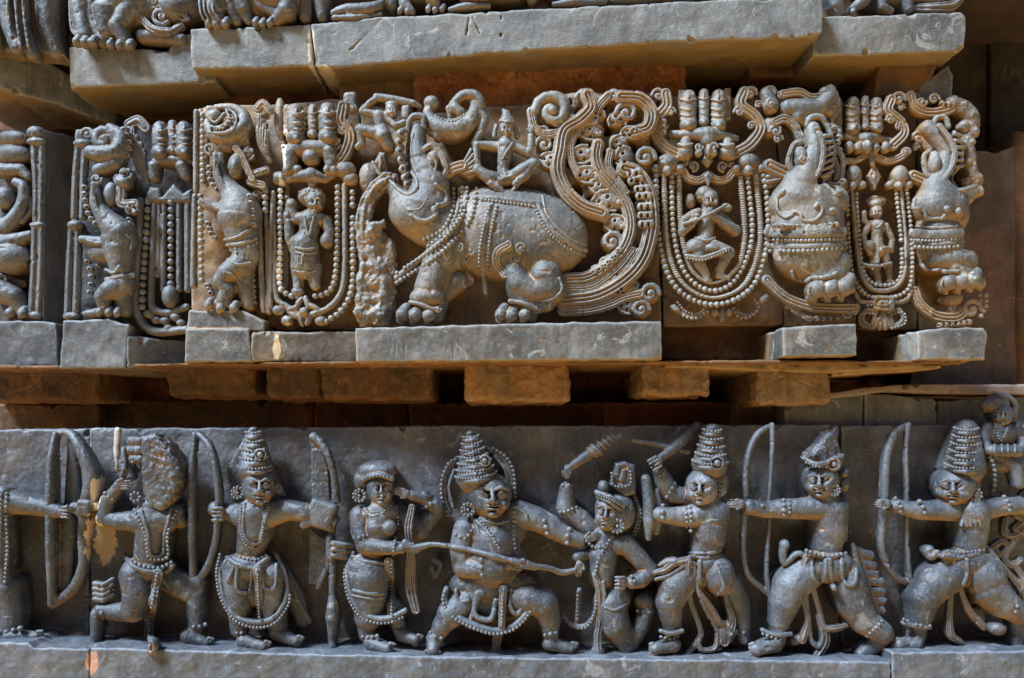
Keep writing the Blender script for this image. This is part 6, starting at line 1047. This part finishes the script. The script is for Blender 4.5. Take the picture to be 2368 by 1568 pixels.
    S.s([(965, 560, 46, 15), (968, 800, 46, 15), (965, 1080, 50, 16), (930, 1200, 54, 17), (850, 1270, 58, 17), (740, 1300, 60, 17), (640, 1250, 56, 17), (575, 1180, 50, 16), (565, 900, 46, 15), (560, 600, 46, 14)])
    for a in range(8):
        c_, s_ = math.cos(a*math.pi/4+.3), math.sin(a*math.pi/4+.3); S.e(735+62*c_, 1275+50*s_, 60, 44, 17, 22, -math.degrees(math.atan2(s_, c_)))
    S.e(735, 1275, 75, 24, 22, 24)
    for x, y in ((700, 1165), (640, 1330), (590, 1270), (830, 1330)): S.e(x, y, 50, 36, 30, 30)
    S.bake('canopy', m, t)
    b = Beads(); b.line([(600, 590, 40), (600, 900, 42), (598, 1120, 48), (640, 1180, 50), (700, 1195, 50)], r=18, gap=1.9); b.line([(928, 570, 40), (925, 850, 42), (912, 1090, 48), (870, 1170, 50), (800, 1190, 50)], r=18, gap=1.9); b.line([(1012, 600, 40), (1014, 850, 42), (1010, 1140, 46), (950, 1270, 50), (860, 1335, 52)], r=19, gap=1.9); b.line([(515, 590, 36), (514, 700, 36)], r=18, gap=1.9); b.bake('bead_strand', m, t)
    t = root('carved_dwarf', 'curly-haired dwarf in a striped kilt standing inside the battered garland', 'relief figure', 750, 1150, None)
    S = Sc(1.6, 3, noise=((6, 1.4), (3, .6))); S.c([(775, 760, 40, 66), (765, 830, 42, 56), (745, 890, 45, 62)]); S.e(775, 750, 45, 100, 46, 50); S.c([(740, 900, 45, 78), (735, 1020, 45, 74)]); S.c([(700, 1030, 40, 40), (705, 1110, 40, 32), (700, 1150, 50, 28)]); S.c([(790, 1020, 45, 44), (790, 1090, 50, 36), (800, 1130, 55, 30)]); S.c([(860, 760, 40, 34), (880, 830, 45, 30), (850, 880, 55, 26)]); S.e(865, 870, 50, 40, 46, 34)
    S.c([(690, 750, 40, 30), (665, 700, 45, 26)]); S.c([(660, 660, 40, 26), (650, 760, 40, 30), (655, 860, 40, 28), (680, 930, 40, 26)]); S.e(665, 670, 45, 32, 34, 30); S.e(640, 740, 40, 24, 40, 26); head(S, 795, 650, 50, 52, 56, .15); S.e(780, 625, 40, 78, 56, 48); S.bake('body', m, t)
    b = Beads()
    for i in range(34):
        a = _rb.rand()*math.pi; r = .5+.5*_rb.rand(); x, y = 780+74*r*math.cos(a), 615-46*r*math.sin(a)*.9; b.ball(x, y, snap(x, y, 0), 9)
    b.bake('curls', m, t)
    S = Sc(1.5, 1.5); S.on([(740, 735, 8), (755, 830, 8), (770, 830, 8), (790, 740, 8)], 3); S.on([(690, 915, 9), (750, 925, 9), (800, 915, 9)], 3); S.on([(690, 940, 7), (750, 950, 7), (800, 940, 7)], 3)
    for x in (675, 688, 701, 745, 758, 771): S.on([(x, 965, 5), (x, 1030, 5)], 3)
    S.on([(701, 965, 5), (704, 1000, 5), (722, 1005, 5), (722, 965, 5)], 3); S.on([(675, 1045, 7), (740, 1055, 7), (800, 1045, 7)], 3); S.on([(730, 960, 10), (740, 1080, 10)], 4); S.bake('kilt', m, t)
    # second stone
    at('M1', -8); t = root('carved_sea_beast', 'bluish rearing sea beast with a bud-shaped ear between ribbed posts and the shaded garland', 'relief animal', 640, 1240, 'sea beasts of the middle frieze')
    S = Sc(1.8, 4); S.s([(545, 500, 40, 28), (555, 590, 48, 40), (610, 680, 50, 58), (680, 760, 46, 86)]); S.e(680, 800, 40, 100, 90, 85); S.c([(620, 820, 45, 36), (530, 805, 45, 30), (470, 795, 45, 24)]); S.c([(680, 850, 40, 84), (690, 960, 40, 62)]); S.e(600, 870, 25, 100, 60, 50); S.c([(700, 1050, 45, 66), (630, 1085, 60, 58), (585, 1120, 62, 46), (595, 1180, 58, 34)], k=6); S.c([(700, 1090, 24, 50), (710, 1200, 14, 40)], k=8); S.e(610, 1205, 36, 84, 26, 40); toes(S, [(570, 1212), (620, 1216), (668, 1216)], 22, 60); S.e(540, 1220, 30, 70, 28, 40)
    S.s([(520, 300, 30, 40), (590, 310, 40, 50), (670, 290, 44, 46), (690, 210, 36, 40), (630, 165, 30, 30)]); spiral(S, 590, 225, 40, 92, -1, 60, 1.3, w=30); spiral(S, 500, 195, 30, 44, 1, 180); leafrow(S, [(700, 150), (735, 240), (720, 330)], 20, 40, 5); S.e(560, 200, 30, 40, 38, 34); S.c([(560, 400, 30, 34), (660, 360, 34, 40), (710, 300, 30, 24)]); S.bake('body', mids_left, t)
    S = Sc(1.7, 2); band(S, [(530, 480), (530, 560), (560, 640), (620, 700), (635, 760), (600, 800)], 13, 100, (2, .5)); band(S, [(465, 790), (540, 815), (600, 812)], 11, 78, (2, .5)); leafrow(S, [(480, 480), (490, 580), (510, 660), (560, 720)], 20, 55, 7); band(S, [(670, 450), (690, 520), (690, 590), (770, 590)], 24, 60, (2, .5)); S.e(630, 540, 40, 38, 70, 36, 5); S.e(700, 470, 50, 44, 40, 36); leaf(S, 750, 620, 38, 36, 60, 1, 50); leafrow(S, [(735, 670), (750, 740)], 20, 34, 3); leafrow(S, [(490, 900), (520, 1000), (510, 1120)], 18, 14, 5); leaf(S, 720, 420, 36, 34, -60, 1, 44); leafrow(S, [(560, 870), (560, 960)], 16, 20, 3)
    S.on([(605, 970, 11), (650, 985, 11), (680, 950, 11)], 3); band(S, [(610, 1025), (680, 1010), (755, 1000)], 15, None); S.on([(720, 770, 7), (750, 800, 7), (745, 850, 7)], 3); spiral(S, 550, 450, 45, 40, 1, 0)
    for pp in ([(445, 270), (430, 450), (422, 670)], [(485, 260), (475, 450), (470, 670)], [(408, 735), (395, 950), (385, 1220)], [(445, 725), (440, 950), (432, 1200)]): S.s([(a, b_, 25, 20) for a, b_ in pp], prof=(1, .5), fl=.9)
    S.e(470, 250, 25, 50, 26, 34); S.e(430, 715, 25, 44, 30, 34); S.e(410, 1235, 20, 50, 26, 30); S.bake('trappings', mids_left, t)
    at('M1', -30); t = root('carved_garland', 'long shaded garland of plain bands and square beads, leftmost of the garlands', 'relief ornament', 900, 1340, 'rope garlands of the middle frieze')
    S = Sc(1.8, 3); trio(S, [(915, 115, 300, 42), (985, 110, 290, 28), (1050, 115, 300, 42)]); S.e(985, 350, 30, 120, 32, 50); S.c([(880, 380, 40, 36), (880, 440, 40, 30)]); S.c([(1040, 380, 40, 40), (1060, 430, 40, 30)])
    for i in range(4): S.s([(755+i*22, 170+i*40, 40, 14), (760+i*18, 300+i*14, 46, 15), (790+i*14, 390+i*10, 40, 14), (840, 470, 36, 10)], prof=(2, .5))
    S.poly([(820, 560), (850, 490), (905, 500), (920, 550), (985, 475), (1040, 530), (1090, 500), (1090, 580), (820, 580)], -10, 60, rd=8); band(S, [(740, 140), (790, 120), (830, 160)], 30, 30)
    for pp, w in (([(800, 580), (785, 850), (770, 1100), (790, 1240), (880, 1320), (1060, 1310)], 24), ([(882, 590), (872, 850), (862, 1130), (880, 1190), (950, 1215), (1060, 1180)], 20), ([(910, 590), (900, 1000)], 12), ([(935, 590), (930, 1080)], 17), ([(1020, 580), (1020, 1080)], 17), ([(1070, 580), (1070, 1080)], 20)): band(S, pp, w, 34, (1, .4), .9)
    S.e(970, 1120, 45, 46, 66, 44)
    for x, y, r in ((850, 1220, 32), (890, 1255, 28), (940, 1260, 30), (1000, 1240, 30), (960, 1300, 26), (1030, 1270, 26)): S.e(x, y, 34, r, r*.8, r*.8)
    S.bake('canopy', mids_left, t); b = Beads(); b.line([(843, 585, 40), (832, 800, 40), (815, 1050, 40), (812, 1180, 40)], r=20, gap=2.05); b.line([(975, 585, 44), (973, 1050, 44)], r=19, gap=2.05); b.bake('bead_strand', mids_left, t)
    at('M1', -80); t = root('carved_sea_beast', 'cut-off sea beast at the left edge, only its trunk, eye and forepaw showing', 'relief animal', 80, 1250, 'sea beasts of the middle frieze')
    S = Sc(1.9, 4); S.s([(95, 470, 40, 26), (135, 500, 50, 30), (125, 600, 50, 34), (60, 700, 50, 42), (-10, 760, 50, 50)]); S.e(30, 560, 40, 56, 66, 50); S.c([(30, 820, 45, 60), (100, 800, 45, 44), (170, 770, 40, 26)]); S.e(50, 900, 30, 130, 100, 90); S.e(-20, 700, 10, 90, 90, 60); S.c([(-20, 1080, 45, 80), (80, 1120, 50, 56), (130, 1210, 45, 34)]); toes(S, [(60, 1220), (130, 1225)], 28, 60); S.e(70, 310, 10, 110, 60, 50); S.e(60, 220, 20, 100, 46, 40); S.c([(-20, 400, 30, 40), (120, 400, 30, 34), (160, 440, 30, 24)]); S.bake('body', mids_left, t)
    S = Sc(1.8, 2); 
    for pp in ([(195, 270), (208, 480), (205, 690)], [(240, 260), (240, 480), (235, 690)], [(200, 735), (195, 950), (182, 1220)], [(240, 725), (235, 950), (222, 1230)]): S.s([(a, b_, 55, 22) for a, b_ in pp], prof=(1, .5), fl=.9)
    S.e(210, 240, 55, 56, 26, 34); S.e(205, 190, 50, 50, 40, 36); S.e(220, 715, 50, 50, 24, 30); S.e(205, 1230, 50, 50, 26, 30); band(S, [(0, 1010), (60, 1035), (130, 1050)], 22, None); S.s([(150, 500, 40, 12), (180, 620, 40, 14), (120, 700, 50, 12)]); S.bake('corner_posts', mids_left, t)
import time
_t = time.time()
setting(); print('setting', time.time()-_t)
middle_stones(); undercourse(); top_course(); print('stones', time.time()-_t)
bottom(); print('bottom', time.time()-_t)
big_beast(); garland_flute(); yali(); garland_small(); last_beast(); left_panels(); top_figures(); print('all', time.time()-_t, sum(len(o.data.polygons) for o in bpy.data.objects if o.type == 'MESH'))
